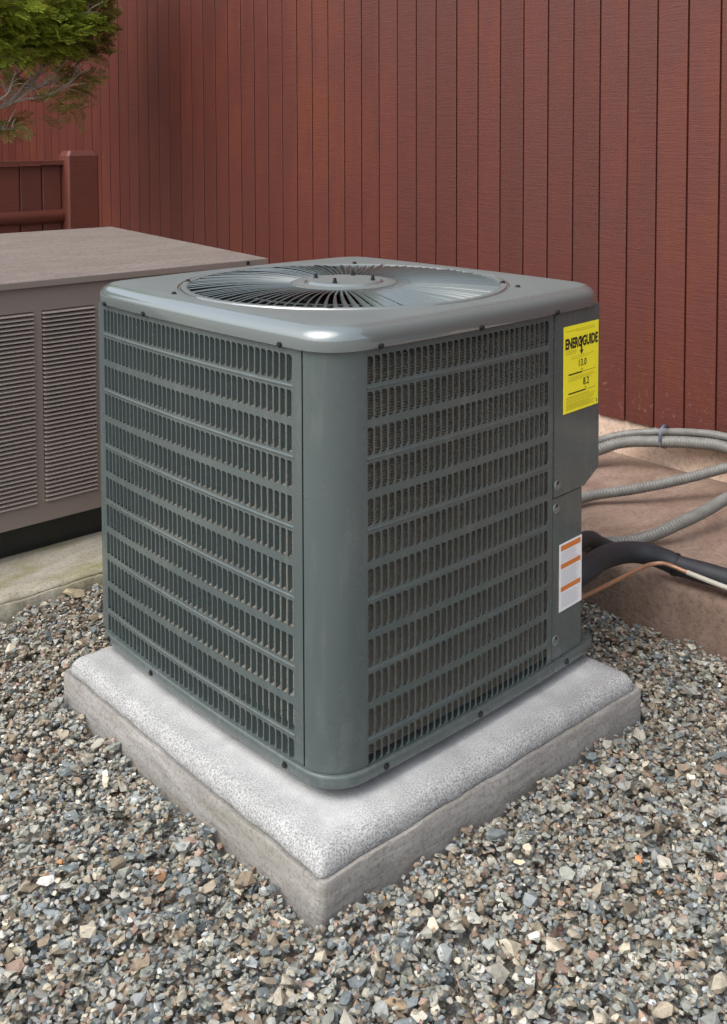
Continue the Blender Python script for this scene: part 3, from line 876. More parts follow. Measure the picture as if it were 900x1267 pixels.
for za, zb_ in ((H - 0.036, H - 0.016), (H - 0.080, H - 0.051), (0.006, H - 0.095)):
    zs = list(np.arange(za, zb_, 0.0026)); fine_print(b, fr, 0.007, W - 0.007, zs, ZB, L, 0.0010)
o = upart(b, "fine_print", M['pale_ink']); o.parent = wlab; tag(o, kind="stuff")

# ---------------------------------------------------------------- old brown unit
OY = 1.33
old = tag(empty("louvred_unit", (0.30, 1.85, -0.047)), "dusty brown metal unit with horizontal louvres and a flat lid", "air conditioner")
OO = Vector((0.30, 1.85, -0.047))
def opart(b, name, mats, smooth=None, parent=None):
    b.v = [(x - OO.x, y - OO.y, z - OO.z) for x, y, z in b.v]
    return b.build(name, mats, parent or old, smooth)
X0, X1, OYB = -0.52, 0.862, 2.265
Z0, Z1 = 0.037, 0.642
LZ0, LZ1 = 0.0870, 0.5795
panels = [(-0.525 + 0.168 * 4 - 0.168 * k + 0.0, 0) for k in range(0)]
px = []
xs = 0.168
while xs < 0.80: px.append((xs + 0.0025, xs + 0.149)); xs += 0.168
xs = 0.0
while xs > -0.5: px.append((xs + 0.0025, xs + 0.149)); xs -= 0.168
px.sort()
# face sheet: stiles and rails round the louvre openings
b = MB()
def obox(x0, x1, y0, y1, z0, z1): b.box(((x0 + x1) / 2, (y0 + y1) / 2, (z0 + z1) / 2), (x1 - x0, y1 - y0, z1 - z0))
obox(X0, X1, OY, OY + 0.02, Z0, LZ0); obox(X0, X1, OY, OY + 0.02, LZ1, Z1)
edges = [X0] + [e for q in px for e in q] + [X1]
for i in range(0, len(edges), 2): obox(edges[i], edges[i + 1], OY, OY + 0.02, LZ0, LZ1)
opart(b, "face_frame", M['brown'])
b = MB(); obox(X0 + 0.003, X1 - 0.003, OY + 0.06, OYB, Z0 + 0.003, Z1 - 0.003); opart(b, "cabinet", M['brown'])
b = MB(); obox(X0 + 0.006, X1 - 0.006, OY + 0.055, OY + 0.0595, LZ0 - 0.02, LZ1 + 0.02); opart(b, "shade_backing", M['black'])  # black sheet that paints the shaded hollow behind the slats
b = MB(); obox(X0 + 0.001, X0 + 0.0025, OY + 0.0205, OYB, Z0, Z1); obox(X1 - 0.0025, X1 - 0.001, OY + 0.0205, OYB, Z0, Z1); opart(b, "side_panel", M['brown'])
b = MB(); obox(X0 + 0.02, X1 - 0.02, OY + 0.045, OYB - 0.02, -0.047, Z0 + 0.002); opart(b, "plinth", M['screw'])
NS = 45; pitch = (LZ1 - LZ0) / NS
slat = MB(); w = px[0][1] - px[0][0] - 0.002
sl = [(-0.0052, -0.0016), (0.001, 0.0010), (0.008, 0.0034), (0.008, 0.0026), (0.001, 0.0), (-0.0052, -0.0032)]
slat.add([(x, y, z) for x in (-w / 2, w / 2) for y, z in sl], [(i, (i + 1) % 6, 6 + (i + 1) % 6, 6 + i) for i in range(6)] + [tuple(range(6)), tuple(range(6, 12))])
slme = slat.mesh("slat", M['brown_slat'])
for (a, c) in px:
    vis = a > -0.2 and c < 0.55
    pn = MB(); 
    # thin returns round the opening, so the panel is a part that carries its slats
    for (x0_, x1_) in ((a - 0.0004, a + 0.0008), (c - 0.0008, c + 0.0004)): pn.box(((x0_ + x1_) / 2, OY + 0.016, (LZ0 + LZ1) / 2), (x1_ - x0_, 0.026, LZ1 - LZ0))
    po = opart(pn, "louvre_panel", M['brown'])
    for k in range(NS):
        o = link("slat", slme, po)
        o.location = ((a + c) / 2 - OO.x + random.uniform(-0.0004, 0.0004), OY - OO.y, LZ0 + (k + 0.5) * pitch - OO.z)
        o.rotation_euler = (random.uniform(-0.05, 0.05), 0, random.uniform(-0.003, 0.003))
# lid: thin tray rising to the rear
lid = MB()
LX0, LX1, LYF, LYB = X0 - 0.012, 0.874, OY - 0.011, OYB + 0.012
def lz(y): return 0.659 + 0.036 * (y - LYF) / (LYB - LYF)
nx_, ny_ = 14, 12
top = [[(LX0 + (LX1 - LX0) * i / nx_, LYF + (LYB - LYF) * j / ny_) for i in range(nx_ + 1)] for j in range(ny_ + 1)]
vs = []
for j in range(ny_ + 1):
    for i in range(nx_ + 1):
        x, y = top[j][i]
        e = min(i, nx_ - i, j, ny_ - j)
        vs.append((x + (0.0015 if i == 0 else -0.0015 if i == nx_ else 0), y + (0.0015 if j == 0 else -0.0015 if j == ny_ else 0), lz(y) + (0.0015 * noise.noise(Vector((x * 3, y * 3, 0))) if e > 0 else 0)))
lid.add(vs, [(j * (nx_ + 1) + i, j * (nx_ + 1) + i + 1, (j + 1) * (nx_ + 1) + i + 1, (j + 1) * (nx_ + 1) + i) for j in range(ny_) for i in range(nx_)])
cs = [(LX0, LYF), (LX1, LYF), (LX1, LYB), (LX0, LYB)]
lid.add([(x, y, lz(y) - 0.0015) for x, y in cs] + [(x, y, lz(y) - 0.0165) for x, y in cs], [(i, (i + 1) % 4, 4 + (i + 1) % 4, 4 + i) for i in range(4)] + [(4, 5, 6, 7)], 1)
cs2 = [(LX0 + 0.0015, LYF + 0.0015), (LX1 - 0.0015, LYF + 0.0015), (LX1 - 0.0015, LYB - 0.0015), (LX0 + 0.0015, LYB - 0.0015)]
lid.add([(x, y, lz(y)) for x, y in cs2] + [(x, y, lz(y) - 0.0015) for x, y in cs], [(i, (i + 1) % 4, 4 + (i + 1) % 4, 4 + i) for i in range(4)], 0)
opart(lid, "lid", [M['brown_lid'], M['brown']])
b = MB(); obox(X1 - 0.035, X1 - 0.002, OY - 0.004, OY - 0.0005, 0.60, Z1 - 0.0); opart(b, "corner_bracket", M['brown'])
o = link("screw", sme, old); o.location = Vector((0.80, LYF - 0.001, 0.651)) - OO; o.rotation_euler = (R(90), 0, 0)

# ---------------------------------------------------------------- fence and its post behind the brown unit
FY = 2.95
fence = tag(empty("board_fence", (0.5, FY, Z_GRAVEL)), "low red brown board fence with a rounded rail behind the brown unit", "fence")
FO = Vector((0.5, FY, Z_GRAVEL))
def fpart(b, name, smooth=None):
    b.v = [(x - FO.x, y - FO.y, z - FO.z) for x, y, z in b.v]
    return b.build(name, M['fence'], fence, smooth)
def bevbox(x0, x1, y0, y1, z0, z1, bev=0.003):
    b = MB()
    prof = [(x0 + bev, y0), (x1 - bev, y0), (x1, y0 + bev), (x1, y1 - bev), (x1 - bev, y1), (x0 + bev, y1), (x0, y1 - bev), (x0, y0 + bev)]
    b.add([(x, y, z) for z in (z0, z1) for x, y in prof], [(i, (i + 1) % 8, 8 + (i + 1) % 8, 8 + i) for i in range(8)] + [tuple(range(8))[::-1], tuple(range(8, 16))])
    return b
xe = at(79, 220, 1, FY).x
x = xe - 0.012
wids = [0.085, 0.095, 0.097, 0.1]
k = 0
while x > -0.6:
    w = wids[min(k, 3)] - 0.004
    fpart(bevbox(x - w, x, FY, FY + 0.02, Z_GRAVEL + 0.03, 0.905 + random.uniform(-0.002, 0.002)), "fence_board")
    x -= w + 0.005; k += 1
fpart(bevbox(-0.6, xe + 0.004, FY - 0.022, FY + 0.04, 0.9075, 0.926), "cap_rail")
b = MB()   # half-round rail
pr = [(0.028 * math.sin(R(a)), 0.029 * math.cos(R(a))) for a in range(0, 181, 15)]
ends = [(-0.6, 1.0), (xe + 0.008, 1.0), (xe + 0.024, 0.62)]
n = len(pr)
vs = [(x_, FY - 0.001 - y_ * s_, 0.692 + z_ * s_) for x_, s_ in ends for y_, z_ in pr]
b.add(vs, [(i * n + j, i * n + j + 1, (i + 1) * n + j + 1, (i + 1) * n + j) for i in range(2) for j in range(n - 1)] + [tuple(range(2 * n, 3 * n))])
fpart(b, "half_round_rail", 50)
fpart(bevbox(-0.6, xe, FY + 0.0225, FY + 0.06, 0.62, 0.70), "back_rail")
pA, pB = at(84, 190, 1, FY - 0.06), at(122.5, 190, 1, FY - 0.06)
fp = tag(empty("fence_post", (pA.x, FY, Z_GRAVEL)), "square red brown post with a chamfered top between the low fence and the house wall", "post")
b = MB()
def post_ring(ins, z):
    c_ = 0.008
    x0_, x1_, y0_, y1_ = pA.x + ins, pB.x - ins, FY - 0.06 + ins, FY + 0.03 - ins
    return [(x - pA.x, y - FY, z - Z_GRAVEL) for x, y in ((x0_ + c_, y0_), (x1_ - c_, y0_), (x1_, y0_ + c_), (x1_, y1_ - c_), (x1_ - c_, y1_), (x0_ + c_, y1_), (x0_, y1_ - c_), (x0_, y0_ + c_))]
loft(b, [post_ring(0, Z_GRAVEL - 0.03), post_ring(0, 0.945)])
b.build("post_shaft", M['fence'], fp)
b = MB(); loft(b, [post_ring(0.0005, 0.9451), post_ring(0.012, 0.966)], True); b.build("post_top", M['fence'], fp)

# ---------------------------------------------------------------- conduits and refrigerant lines between the unit and the house
def rib_tube(ctrl, r_, name, label, pitch=0.0085, ribbed=(0.0, 1.0), mat='conduit', cat="conduit", group=None, n=12):
    P = spline(ctrl, 10)
    # resample by arc length
    L_ = [0.0]
    for i in range(1, len(P)): L_.append(L_[-1] + (P[i] - P[i - 1]).length)
    tot = L_[-1]; m = max(8, int(tot / (pitch / 4)))
    pts, rad = [], []; j = 0
    for i in range(m + 1):
        s = tot * i / m
        while j < len(L_) - 2 and L_[j + 1] < s: j += 1
        t = (s - L_[j]) / max(1e-9, L_[j + 1] - L_[j])
        pts.append(P[j].lerp(P[j + 1], t))
        f = s / tot
        amp = 0.055 if ribbed[0] <= f <= ribbed[1] else 0.008
        rad.append(r_ * (1 + amp * (1 if (i % 4) < 2 else -1)))
    base = pts[0].copy()
    b = MB(); b.tube([q - base for q in pts], rad, n)
    o = b.build(name, M[mat], None, 70); o.location = base
    tag(o, label, cat, group)
    return o, pts
Zl = 0.030
# two conduits bundled along the foundation
cA = [Vector((0.69, 0.35, 0.28)), Vector((0.90, 0.50, 0.14)), Vector((1.15, 0.62, 0.065)), Vector((1.42, 0.70, 0.052)), at(742, 556, 0, 1.60), at(775, 547, 0, 1.66), at(822, 546.5, 0, 1.705), at(860, 548, 0, 1.712), at(900, 554, 0, 1.716), at(1000, 585, 0, 1.712), at(1150, 650, 0, 1.70), Vector((1.715, -0.75, 0.055)), Vector((1.73, -1.10, 0.09)), Vector((1.80, -1.25, 0.12))]
rib_tube(cA, 0.0165, "flexible_conduit", "thick grey conduit, lower of the two tied together along the buff foundation", 0.009, (0.0, 0.58), group="grey conduits by the wall", n=14)
cB = [Vector((0.69, 0.38, 0.31)), Vector((0.90, 0.53, 0.17)), Vector((1.15, 0.655, 0.09)), Vector((1.45, 0.72, 0.068)), at(742, 545, 0, 1.63), at(780, 536.5, 0, 1.69), at(822, 534.5, 0, 1.7265), at(860, 535.5, 0, 1.7275), at(900, 541, 0, 1.728), at(1000, 568, 0, 1.728), at(1150, 630, 0, 1.725), Vector((1.733, -0.75, 0.09)), Vector((1.738, -1.08, 0.11)), Vector((1.80, -1.20, 0.13))]
rib_tube(cB, 0.0115, "flexible_conduit", "thin grey conduit, upper of the two tied together along the buff foundation", 0.008, (0, 0), group="grey conduits by the wall")
cC = [Vector((0.69, 0.25, 0.22)), Vector((0.85, 0.33, 0.10)), Vector((1.05, 0.43, 0.055)), Vector((1.17, 0.475, 0.052)), at(726, 614.5, 0, 1.30), at(780, 606, 0, 1.40), at(840, 594, 0, 1.52), at(900, 578.5, 0, 1.63), at(985, 556, 0, 1.71), at(1100, 560, 0, 1.725), Vector((1.79, -0.25, 0.26))]
rib_tube(cC, 0.0135, "flexible_conduit", "ribbed grey conduit crossing the brown ledge, middle one of the three runs", group="grey conduits by the wall")
cD = [Vector((0.69, 0.20, 0.13)), Vector((0.88, 0.29, 0.08)), Vector((1.05, 0.285, 0.05)), at(790, 668, 0, 1.165), at(840, 648, 0, 1.27), at(875, 631, 0, 1.38), at(900, 616, 0, 1.47), at(960, 583, 0, 1.62), at(1040, 566, 0, 1.70), Vector((1.79, -0.10, 0.24))]
rib_tube(cD, 0.0145, "flexible_conduit", "ribbed grey conduit rising from behind the black insulated pipe", group="grey conduits by the wall")
# cable tie round the bundle
def tie_loop(c, ax, ry, rz, w, name, label, mat='tie'):
    b = MB(); ax = Vector(ax).normalized()
    up = Vector((0, 0, 1)); up = (up - ax * up.dot(ax)).normalized(); sd = ax.cross(up)
    n = 18; vs = []
    for k in range(n):
        a = 2 * math.pi * k / n
        for (d, e) in ((-w, 0), (-w, 0.0022), (w, 0.0022), (w, 0)):
            vs.append(up * (rz + e) * math.sin(a) + sd * (ry + e) * math.cos(a) + ax * d)
    b.add(vs, [(k * 4 + j, k * 4 + (j + 1) % 4, ((k + 1) % n) * 4 + (j + 1) % 4, ((k + 1) % n) * 4 + j) for k in range(n) for j in range(4)])
    o = b.build(name, M[mat]); o.location = c
    tag(o, label, "cable tie")
    return o
c1, c2 = at(823, 546.5, 0, 1.705), at(823, 534.5, 0, 1.7265)
tie_loop((c1 + c2) / 2 + Vector((-0.002, 0, 0.001)), (0.05, -1, 0), 0.027, 0.033, 0.004, "cable_tie", "grey blue tie holding two grey conduits together")
# insulated suction line
sA = [(0.60, 0.155, 0.085), (0.68, 0.125, 0.090), at(722, 707, 0, 0.77), at(745, 691, 0, 0.87), at(773, 683.5, 0, 0.96), at(800, 685, 0, 1.01), at(822, 692, 0, 1.04), at(838, 699.5, 0, 1.055)]
P = spline(sA, 8)
pipe = tag(empty("insulated_pipe", P[0]), "thick black foam insulated pipe arching from the grey unit over the ledge edge", "pipe")
b = MB(); b.tube([q - P[0] for q in P], [0.0235 * (1 + 0.04 * noise.noise(q * 25)) for q in P[:-2]] + [0.022, 0.0185], 16)
b.build("insulation", M['foam'], pipe, 70)
sB = [at(838, 699.5, 0, 1.055), at(845, 701.5, 0, 1.057), at(870, 708.5, 0, 1.062), at(900, 717, 0, 1.068), at(980, 744, 0, 1.074), at(1120, 796, 0, 1.08), Vector((1.085, -0.8, 0.058)), Vector((1.13, -1.15, 0.058)), Vector((1.4, -1.35, 0.058)), Vector((1.79, -1.40, 0.10))]
P2 = spline(sB, 6)
b = MB(); b.tube([q - P[0] for q in P2], [0.0185, 0.0205] + [0.0228 * (1 + 0.03 * noise.noise(q * 25)) for q in P2[2:]], 16)
b.build("insulation", M['foam'], pipe, 70)
tie_loop(at(836, 698.5, 0, 1.054), P2[1] - P2[0], 0.0235, 0.0235, 0.004, "cable_tie", "black tie pinching the insulated pipe and the copper tube", 'screw')
# second, smaller insulated line close behind
sC = [(0.60, 0.215, 0.115), (0.72, 0.185, 0.115), at(722, 668, 0, 0.95), at(742, 673, 0, 1.02), at(765, 684, 0, 1.08), at(785, 694, 0, 1.10), at(840, 708, 0, 1.112)]
P3 = spline(sC, 6)
b = MB(); b.tube([q - P3[0] for q in P3], 0.0185, 12)
o = b.build("insulated_pipe", M['foam'], None, 70); o.location = P3[0]; tag(o, "thinner black insulated pipe dipping behind the thick black one", "pipe")
# bare copper liquid line
sD = [(0.60, 0.10, 0.075), (0.67, 0.088, 0.080), at(722, 738, 0, 0.745), at(760, 719.5, 0, 0.86), at(795, 702, 0, 0.955), at(808, 698, 0, 0.985), at(820, 697, 0, 1.0), at(832, 700.5, 0, 1.013), at(850, 708, 0, 1.022), at(875, 718, 0, 1.03), at(900, 727.5, 0, 1.036), at(980, 757, 0, 1.045), at(1120, 810, 0, 1.052), Vector((1.055, -0.8, 0.043)), Vector((1.095, -1.18, 0.040)), Vector((1.4, -1.39, 0.042)), Vector((1.79, -1.44, 0.09))]
P4 = spline(sD, 7)
cut = 8 * 7
liq = tag(empty("copper_tube", P4[0]), "thin bare copper tube curving under the black insulated pipe", "pipe")
b = MB(); b.tube([q - P4[0] for q in P4[:cut + 1]], 0.0046, 10); b.build("bare_length", M['copper'], liq, 70)
b = MB(); b.tube([q - P4[0] for q in P4[cut:]], 0.0056, 10); b.build("painted_length", M['pale_pipe'], liq, 70)

# ---------------------------------------------------------------- cypress shrub behind the fence
TY = 3.35
def tp(px_, py_, dy=0.0): return at(px_, py_, 1, TY + dy)
tree = tag(empty("cypress_tree", (0.72, TY + 0.05, Z_GRAVEL)), "green cypress with bare grey lower branches above the fence", "tree")
TO = Vector((0.72, TY + 0.05, Z_GRAVEL))
trunk_pts = spline([TO + Vector((0, 0, -0.02)), TO + Vector((0.03, 0.0, 0.4)), TO + Vector((0.02, -0.02, 0.8)), tp(-22, 150), tp(-30, 60, 0.05), tp(-20, -60, 0.1), tp(-25, -200, 0.1)], 5)
nb = len(trunk_pts)
b = MB(); b.tube([q - TO for q in trunk_pts], [0.030 - 0.022 * i / nb for i in range(nb)], 10); b.build("trunk", M['bark'], tree, 70)
branch_paths = [
    [tp(-22, 148), tp(5, 131), tp(30, 108), tp(48, 90), tp(78, 66), tp(95, 40)],
    [tp(-22, 148), tp(15, 128), tp(40, 112), tp(62, 98), tp(80, 76), tp(88, 52)],
    [tp(-20, 140), tp(20, 126), tp(52, 121), tp(74, 112), tp(92, 96), tp(100, 80)],
    [tp(10, 128), tp(40, 104, 0.03), tp(52, 88, 0.05), tp(62, 62, 0.08), tp(70, 35, 0.1)],
    [tp(-22, 140), tp(6, 120, -0.05), tp(14, 105, -0.06), tp(24, 80, -0.06), tp(22, 50, -0.05)],
    [tp(-22, 110), tp(5, 82, 0.05), tp(16, 98, 0.04), tp(40, 76, 0.05), tp(56, 60, 0.05)],
    [tp(-22, 60, 0.1), tp(20, 40, 0.0), tp(60, 22, -0.05), tp(110, 20, -0.08)],
    [tp(-25, 20, 0.05), tp(30, 5, 0.0), tp(80, -5, 0.0), tp(120, 8, 0.03)],
    [tp(-22, -20, 0.1), tp(30, -45, 0.1), tp(80, -60, 0.1)],
    [tp(-22, 150), tp(0, 158, -0.08), tp(15, 160, -0.12)],
    [tp(-22, 120), tp(-60, 100, -0.1), tp(-110, 60, -0.1)],
    [tp(-22, 40), tp(-80, 0, -0.1), tp(-130, -60, 0.0)],
    [tp(28, 110), tp(60, 104, 0.06), tp(86, 88, 0.08), tp(104, 70, 0.1)],
]
twigs_from = []
for ib, bp in enumerate(branch_paths):
    P = spline(bp, 6); nb = len(P)
    P = [q + Vector((noise.noise(q * 9), noise.noise(q * 9 + Vector((3, 1, 7))), noise.noise(q * 9 + Vector((8, 4, 2))))) * 0.012 for q in P]
    b = MB(); b.tube([q - TO for q in P], [0.0058 * (1 - 0.8 * i / nb) + 0.0011 for i in range(nb)], 7)
    for i in range(3, nb, 1):       # side twigs
        if random.random() < 0.85:
            d = Vector((random.uniform(-1, 1), random.uniform(-1, 1), random.uniform(-0.1, 1.0))).normalized()
            ln = random.uniform(0.05, 0.13)
            e = P[i] + d * ln
            mid = P[i] + d * ln * 0.5 + Vector((0, 0, 0.008))
            b.tube([P[i] - TO, mid - TO, e - TO], [0.0025, 0.0018, 0.0010], 5)
            twigs_from.append((e, d))
    b.build("branch", M['bark'], tree, 70)
# foliage: flat fan sprays, many in one crown
def spray_template(seed):
    rs = random.Random(seed); quads = []
    def leaf(p, d, ln, w):
        s = Vector((-d.y, d.x, 0)); tip = p + d * ln
        quads.append([p, p + d * ln * 0.45 + s * w, tip, p + d * ln * 0.45 - s * w])
    def twig(p, ang, ln, depth):
        d = Vector((math.cos(ang), math.sin(ang), 0))
        m = max(3, int(ln / 0.007))
        for i in range(m):
            t = (i + 0.5) / m
            q = p + d * ln * t + Vector((0, 0, -0.18 * (ln * t) ** 2 / 0.1))
            for sg in (-1, 1):
                if depth > 0 and i % 2 == (0 if sg > 0 else 1): twig(q, ang + sg * R(rs.uniform(35, 55)), ln * (1 - 0.65 * t) * rs.uniform(0.4, 0.55), depth - 1)
                elif depth == 0: leaf(q, Vector((math.cos(ang + sg * R(32)), math.sin(ang + sg * R(32)), rs.uniform(-0.1, 0.15))), 0.0105, 0.0023)
        leaf(p + d * ln, d, 0.013, 0.0028)
    twig(Vector((0, 0, 0)), 0, 0.085, 1)
    return np.array([[tuple(v) for v in q] for q in quads])
temps = [spray_template(s) for s in range(4)]
clusters = [  # pixel centre, depth offset, radius in pixels, sprays, tone
    ((28, 40), 0.0, 34, 100, 0), ((70, 42), -0.06, 30, 90, 0), ((98, 28), -0.02, 24, 60, 0), ((114, 26), 0.02, 15, 34, 1), ((60, 12), 0.03, 36, 90, 0),
    ((12, 12), -0.1, 34, 80, 0), ((100, 2), 0.08, 30, 70, 2), ((10, 62), -0.05, 26, 60, 0), ((45, 62), 0.02, 22, 45, 0), ((88, 60), 0.04, 20, 35, 2), ((112, 50), 0.03, 16, 26, 1),
    ((118, 62), 0.06, 12, 10, 2), ((96, 95), 0.10, 14, 22, 2), ((88, 112), 0.10, 12, 14, 2), ((6, 100), 0.08, 12, 14, 2), ((8, 152), -0.08, 13, 18, 1), ((60, 122), 0.0, 10, 5, 1), ((92, 134), 0.05, 11, 9, 2), ((52, 147), -0.02, 6, 4, 1),
    ((-40, 30), 0.0, 50, 120, 0), ((-80, -30), 0.0, 70, 150, 0), ((20, -50), 0.05, 60, 160, 0), ((80, -50), 0.08, 42, 90, 0), ((-20, -140), 0.05, 70, 150, 0), ((-70, 90), 0.0, 40, 60, 0), ((50, -110), 0.05, 50, 90, 0),  # crown out of view, made denser to shade the house wall
]
VS, CS = [], []
tones = [((0.46, 0.52, 0.07), (0.17, 0.25, 0.035)), ((0.24, 0.24, 0.055), (0.12, 0.125, 0.035)), ((0.32, 0.34, 0.08), (0.17, 0.18, 0.045))]
for (cpx, dy, rad, cnt, tone) in clusters:
    c0 = tp(*cpx, dy); rw = rad / 262.0
    for k in range(int(cnt * 1.7)):
        while True:
            d = Vector((random.uniform(-1, 1), random.uniform(-1, 1), random.uniform(-1, 1)))
            if d.length <= 1: break
        pos = c0 + Vector((d.x * rw, d.y * rw, d.z * rw * 0.62))
        out = Vector((d.x, d.y, 0)) + Vector((random.uniform(-0.7, 0.7), random.uniform(-0.7, 0.7), 0))
        az = math.atan2(out.y, out.x)
        rot = np.array(Matrix.Rotation(az, 3, 'Z') @ Matrix.Rotation(R(random.gauss(4, 20)), 3, 'Y') @ Matrix.Rotation(R(random.gauss(0, 24)), 3, 'X'))
        s = random.uniform(0.7, 1.25)
        q = temps[random.randrange(4)] @ rot.T * s + np.array(pos - TO)
        hi, lo = tones[tone]
        f = min(1, max(0, random.gauss(0.55, 0.25)))
        if tone == 0 and random.random() < 0.12: hi = (0.36, 0.38, 0.06)
        if random.random() < 0.05: hi = (0.20, 0.12, 0.05)
        VS.append(q.reshape(-1, 3)); CS.append(np.tile(np.array([lo[i] + (hi[i] - lo[i]) * f for i in range(3)] + [1.0]), (q.shape[0] * 4, 1)))
def big_mesh(name, V, faces_n, loops, C, mat):
    me = bpy.data.meshes.new(name)
    nf = len(faces_n)
    me.vertices.add(len(V)); me.vertices.foreach_set("co", V.astype(np.float32).ravel())
    me.loops.add(len(loops)); me.loops.foreach_set("vertex_index", loops.astype(np.int32))
    me.polygons.add(nf)
    st = np.concatenate([[0], np.cumsum(faces_n)[:-1]]).astype(np.int32)
    me.polygons.foreach_set("loop_start", st)
    me.update(calc_edges=True); me.validate()
    ca = me.color_attributes.new("col", 'FLOAT_COLOR', 'POINT')
    ca.data.foreach_set("color", C.astype(np.float32).ravel())
    me.materials.append(mat)
    me.shade_flat()
    return me
V = np.concatenate(VS); C = np.concatenate(CS); nq = len(V) // 4
cr = link("crown", big_mesh("crown", V, np.full(nq, 4), np.arange(nq * 4), C, M['leaf']), tree)
tag(cr, kind="stuff")

# ---------------------------------------------------------------- gravel
def hull_template(rs, flat, npts=11, cutoff=0.0):
    bm = bmesh.new()
    for i in range(npts):
        a = 2 * math.pi * (i / npts) + rs.uniform(-0.35, 0.35)
        zz = rs.uniform(-1, 1)
        rr = math.sqrt(max(0.15, 1 - 0.55 * zz * zz)) * rs.uniform(0.72, 1.08)
        bm.verts.new((rr * math.cos(a), rr * math.sin(a) * rs.uniform(0.75, 1.0), zz * flat))
    res = bmesh.ops.convex_hull(bm, input=bm.verts)
    bmesh.ops.delete(bm, geom=[e for e in bm.verts if not e.link_faces], context='VERTS')
    bmesh.ops.triangulate(bm, faces=bm.faces)
    bmesh.ops.recalc_face_normals(bm, faces=bm.faces)
    bm.verts.index_update()
    v = np.array([tuple(q.co) for q in bm.verts]); f = np.array([[x.index for x in fc.verts] for fc in bm.faces])
    bm.free()
    return v, f
rs = random.Random(5)
HT = [hull_template(rs, rs.choice((0.26, 0.34, 0.45, 0.6)), rs.choice((8, 9, 10, 12))) for _ in range(44)]
PAL = np.array([  # base colours of the crushed rock
    (0.235, 0.24, 0.235), (0.17, 0.185, 0.195), (0.285, 0.275, 0.25), (0.20, 0.205, 0.185), (0.33, 0.31, 0.275), (0.125, 0.14, 0.15),
    (0.26, 0.22, 0.175), (0.21, 0.165, 0.125), (0.37, 0.33, 0.27), (0.30, 0.31, 0.32), (0.54, 0.52, 0.48), (0.30, 0.165, 0.09), (0.24, 0.17, 0.14), (0.16, 0.13, 0.10)])
PAL = np.clip((PAL * 1.06 - PAL.mean(0) * 0.06) * np.array((1.00, 1.02, 0.97)), 0, 0.7)
PW = np.array([14, 14, 13, 12, 9, 10, 10, 7, 6, 5, 1.6, 0.35, 5, 5]); PW = PW / PW.sum()
PWB = np.array([8, 6, 10, 8, 8, 4, 12, 12, 7, 3, 1.4, 0.6, 9, 12]); PWB = PWB / PWB.sum()
def in_pads(x, y, m=0.0):
    return (-0.081 - m < x < 0.71 + m and -0.085 - m < y < 0.715 + m) or (-0.75 - m < x < 1.01 + m and y > 1.135 - m and y < 2.42) or x > 1.03 - m * 0.4
fv, fu_, rv_ = np.array(_f), np.array(_u2), np.array(_r2)
def pixel(x, y, z):
    d = np.array((x, y, z)) - np.array(CAM); w = d @ fv
    return 450 + F_PX * (d @ rv_) / w, PY - F_PX * (d @ fu_) / w, w
GX0, GX1, GY0, GY1 = -1.25, 1.04, -1.25, 1.14
CELL = 0.004
HF = np.full((int((GX1 - GX0) / CELL) + 8, int((GY1 - GY0) / CELL) + 8), Z_GRAVEL - 0.028)
def seen(x, y):
    u_, v_, w_ = pixel(x, y, Z_GRAVEL)
    return w_ > 0.3 and -520 < u_ < 1420 and v_ < 1680
stones = []
def drop(n, r0, r1, power, sink):
    got = 0
    while got < n:
        X_ = RNG.uniform(GX0, GX1, 4000); Y_ = RNG.uniform(GY0, GY1, 4000)
        for x, y in zip(X_, Y_):
            rad = r0 + (r1 - r0) * RNG.random() ** power
            if in_pads(x, y, rad * 0.55) or not seen(x, y): continue
            i, j = int((x - GX0) / CELL), int((y - GY0) / CELL); m = max(1, int(rad / CELL))
            i0, j0 = max(0, i - m), max(0, j - m)
            win = HF[i0:i + m + 1, j0:j + m + 1]
            h = win.mean() * 0.6 + win.max() * 0.4
            k = int(RNG.integers(len(HT))); fl = HT[k][0][:, 2].max()
            z = h + rad * fl * sink
            top_ = z + rad * fl * 0.75
            if top_ > Z_GRAVEL + 0.016: continue
            np.maximum(win, top_, out=win)
            stones.append((x, y, z, rad, k)); got += 1
            if got >= n: break
drop(35600, 0.0035, 0.0085, 1.4, 0.3)
drop(15800, 0.006, 0.013, 1.6, 0.4)
drop(4800, 0.008, 0.0165, 2.2, 0.5)
drop(23800, 0.003, 0.0075, 1.2, 0.5)
drop(900, 0.011, 0.019, 2.0, 0.55)
drop(11900, 0.003, 0.0065, 1.2, 0.6)
VS, FS, CS = [], [], []; off = 0
for (x, y, z, rad, k) in stones:
    v, f = HT[k]
    a, t1_, t2_ = RNG.uniform(0, 6.283), RNG.normal(0, 0.21), RNG.normal(0, 0.21)
    rot = np.array(Matrix.Rotation(t1_, 3, 'X') @ Matrix.Rotation(t2_, 3, 'Y') @ Matrix.Rotation(a, 3, 'Z'))
    q = v * np.array((rad, rad * RNG.uniform(0.6, 1.0), rad * RNG.uniform(0.75, 1.2)))
    VS.append(q @ rot.T + np.array((x, y, z))); FS.append(f + off); off += len(v)
    back = min(1, max(0, (y + x - 0.1) / 0.9))
    pw = PWB if RNG.random() < back * 0.9 + 0.08 else PW
    c = PAL[RNG.choice(len(PAL), p=pw)] * RNG.uniform(0.78, 1.22) * (1.0 if rad > 0.005 else 0.85)
    CS.append(np.tile(np.append(np.clip(c, 0, 0.8), 1.0), (len(v), 1)))
V, F_, C = np.concatenate(VS), np.concatenate(FS), np.concatenate(CS)
gv = link("gravel", big_mesh("gravel", V, np.full(len(F_), 3), F_.ravel(), C, M['stone']))
tag(gv, "mixed grey and tan crushed stone gravel spread round the concrete slab", "gravel", kind="stuff")

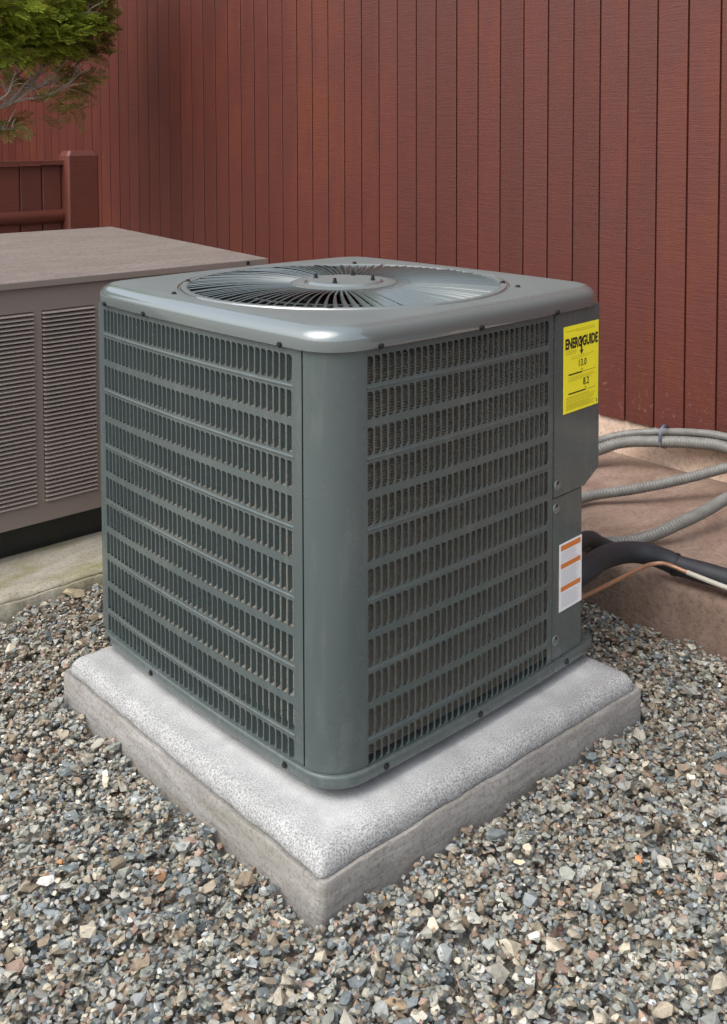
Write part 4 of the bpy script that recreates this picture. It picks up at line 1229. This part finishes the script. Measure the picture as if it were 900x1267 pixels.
# a few stones that stand out from the gravel
def ground_h(x, y):
    i, j = int((x - GX0) / CELL), int((y - GY0) / CELL)
    return HF[i - 1:i + 2, j - 1:j + 2].mean()
big = [((57, 1101), 0.016, (0.58, 0.56, 0.52), "whitish angular stone, largest pale one beside the gravel's lower left twigs", 3),
       ((75, 1071), 0.008, (0.42, 0.19, 0.07), "small orange stone just above the whitish angular stone", 7),
       ((486, 1246), 0.017, (0.38, 0.29, 0.19), "tan rounded stone at the bottom edge below the slab corner", 11),
       ((790, 1067), 0.008, (0.50, 0.22, 0.09), "small bright orange stone in the gravel before the slab's right side", 15),
       ((686, 1179), 0.016, (0.36, 0.32, 0.25), "rounded tan grey stone low in the gravel", 19),
       ((727, 1215), 0.013, (0.52, 0.50, 0.44), "pale cream stone near the gravel's lower right", 23),
       ((643, 1072), 0.009, (0.55, 0.47, 0.33), "small cream and ochre stone in front of the slab's long side", 2),
       ((131, 960), 0.010, (0.52, 0.50, 0.46), "pale stone beside the slab's gravel side, near its far corner", 5),
       ((93, 737), 0.030, (0.30, 0.26, 0.17), "long tan stone lying against the mossy slab", 9),
       ((307, 1113), 0.011, (0.56, 0.55, 0.53), "pale elongated stone standing on end near the slab corner", 13)]
for (pp, rad, c, lab, k) in big:
    q = at(*pp, 2, Z_GRAVEL + 0.004)
    v, f = HT[k]
    sc_ = np.array((rad * 1.15, rad * 0.85, rad * 1.0))
    me = big_mesh("stone", v * sc_, np.full(len(f), 3), f.ravel(), np.tile(np.append(np.array(c), 1.0), (len(v), 1)), M['stone'])
    o = link("stone", me); zt_ = (v[:, 2] * sc_[2]).max()
    o.location = (q.x, q.y, max(ground_h(q.x, q.y), Z_GRAVEL - 0.01) + zt_ * 0.25)
    o.rotation_euler = (random.uniform(-0.2, 0.2), random.uniform(-0.2, 0.2), random.uniform(0, 6))
    tag(o, lab, "stone", "stones that stand out of the gravel")

# dry needles and twigs lying on the gravel
b = MB()
for k in range(150):
    x, y = random.uniform(-0.95, 1.0), random.uniform(-0.9, 1.12)
    if in_pads(x, y, 0.02) or not seen(x, y): continue
    a, ln = random.uniform(0, 6.28), random.uniform(0.015, 0.05)
    h = ground_h(x, y) + 0.004
    d = Vector((math.cos(a), math.sin(a), random.uniform(-0.05, 0.12))) * ln
    p0 = Vector((x, y, h))
    b.tube([p0, p0 + d * 0.5 + Vector((0, 0, 0.002)), p0 + d], [0.0007, 0.0008, 0.0005], 4)
tag(b.build("twig_litter", M['straw']), "dry brown needles and twigs scattered on the gravel", "twigs", kind="stuff")
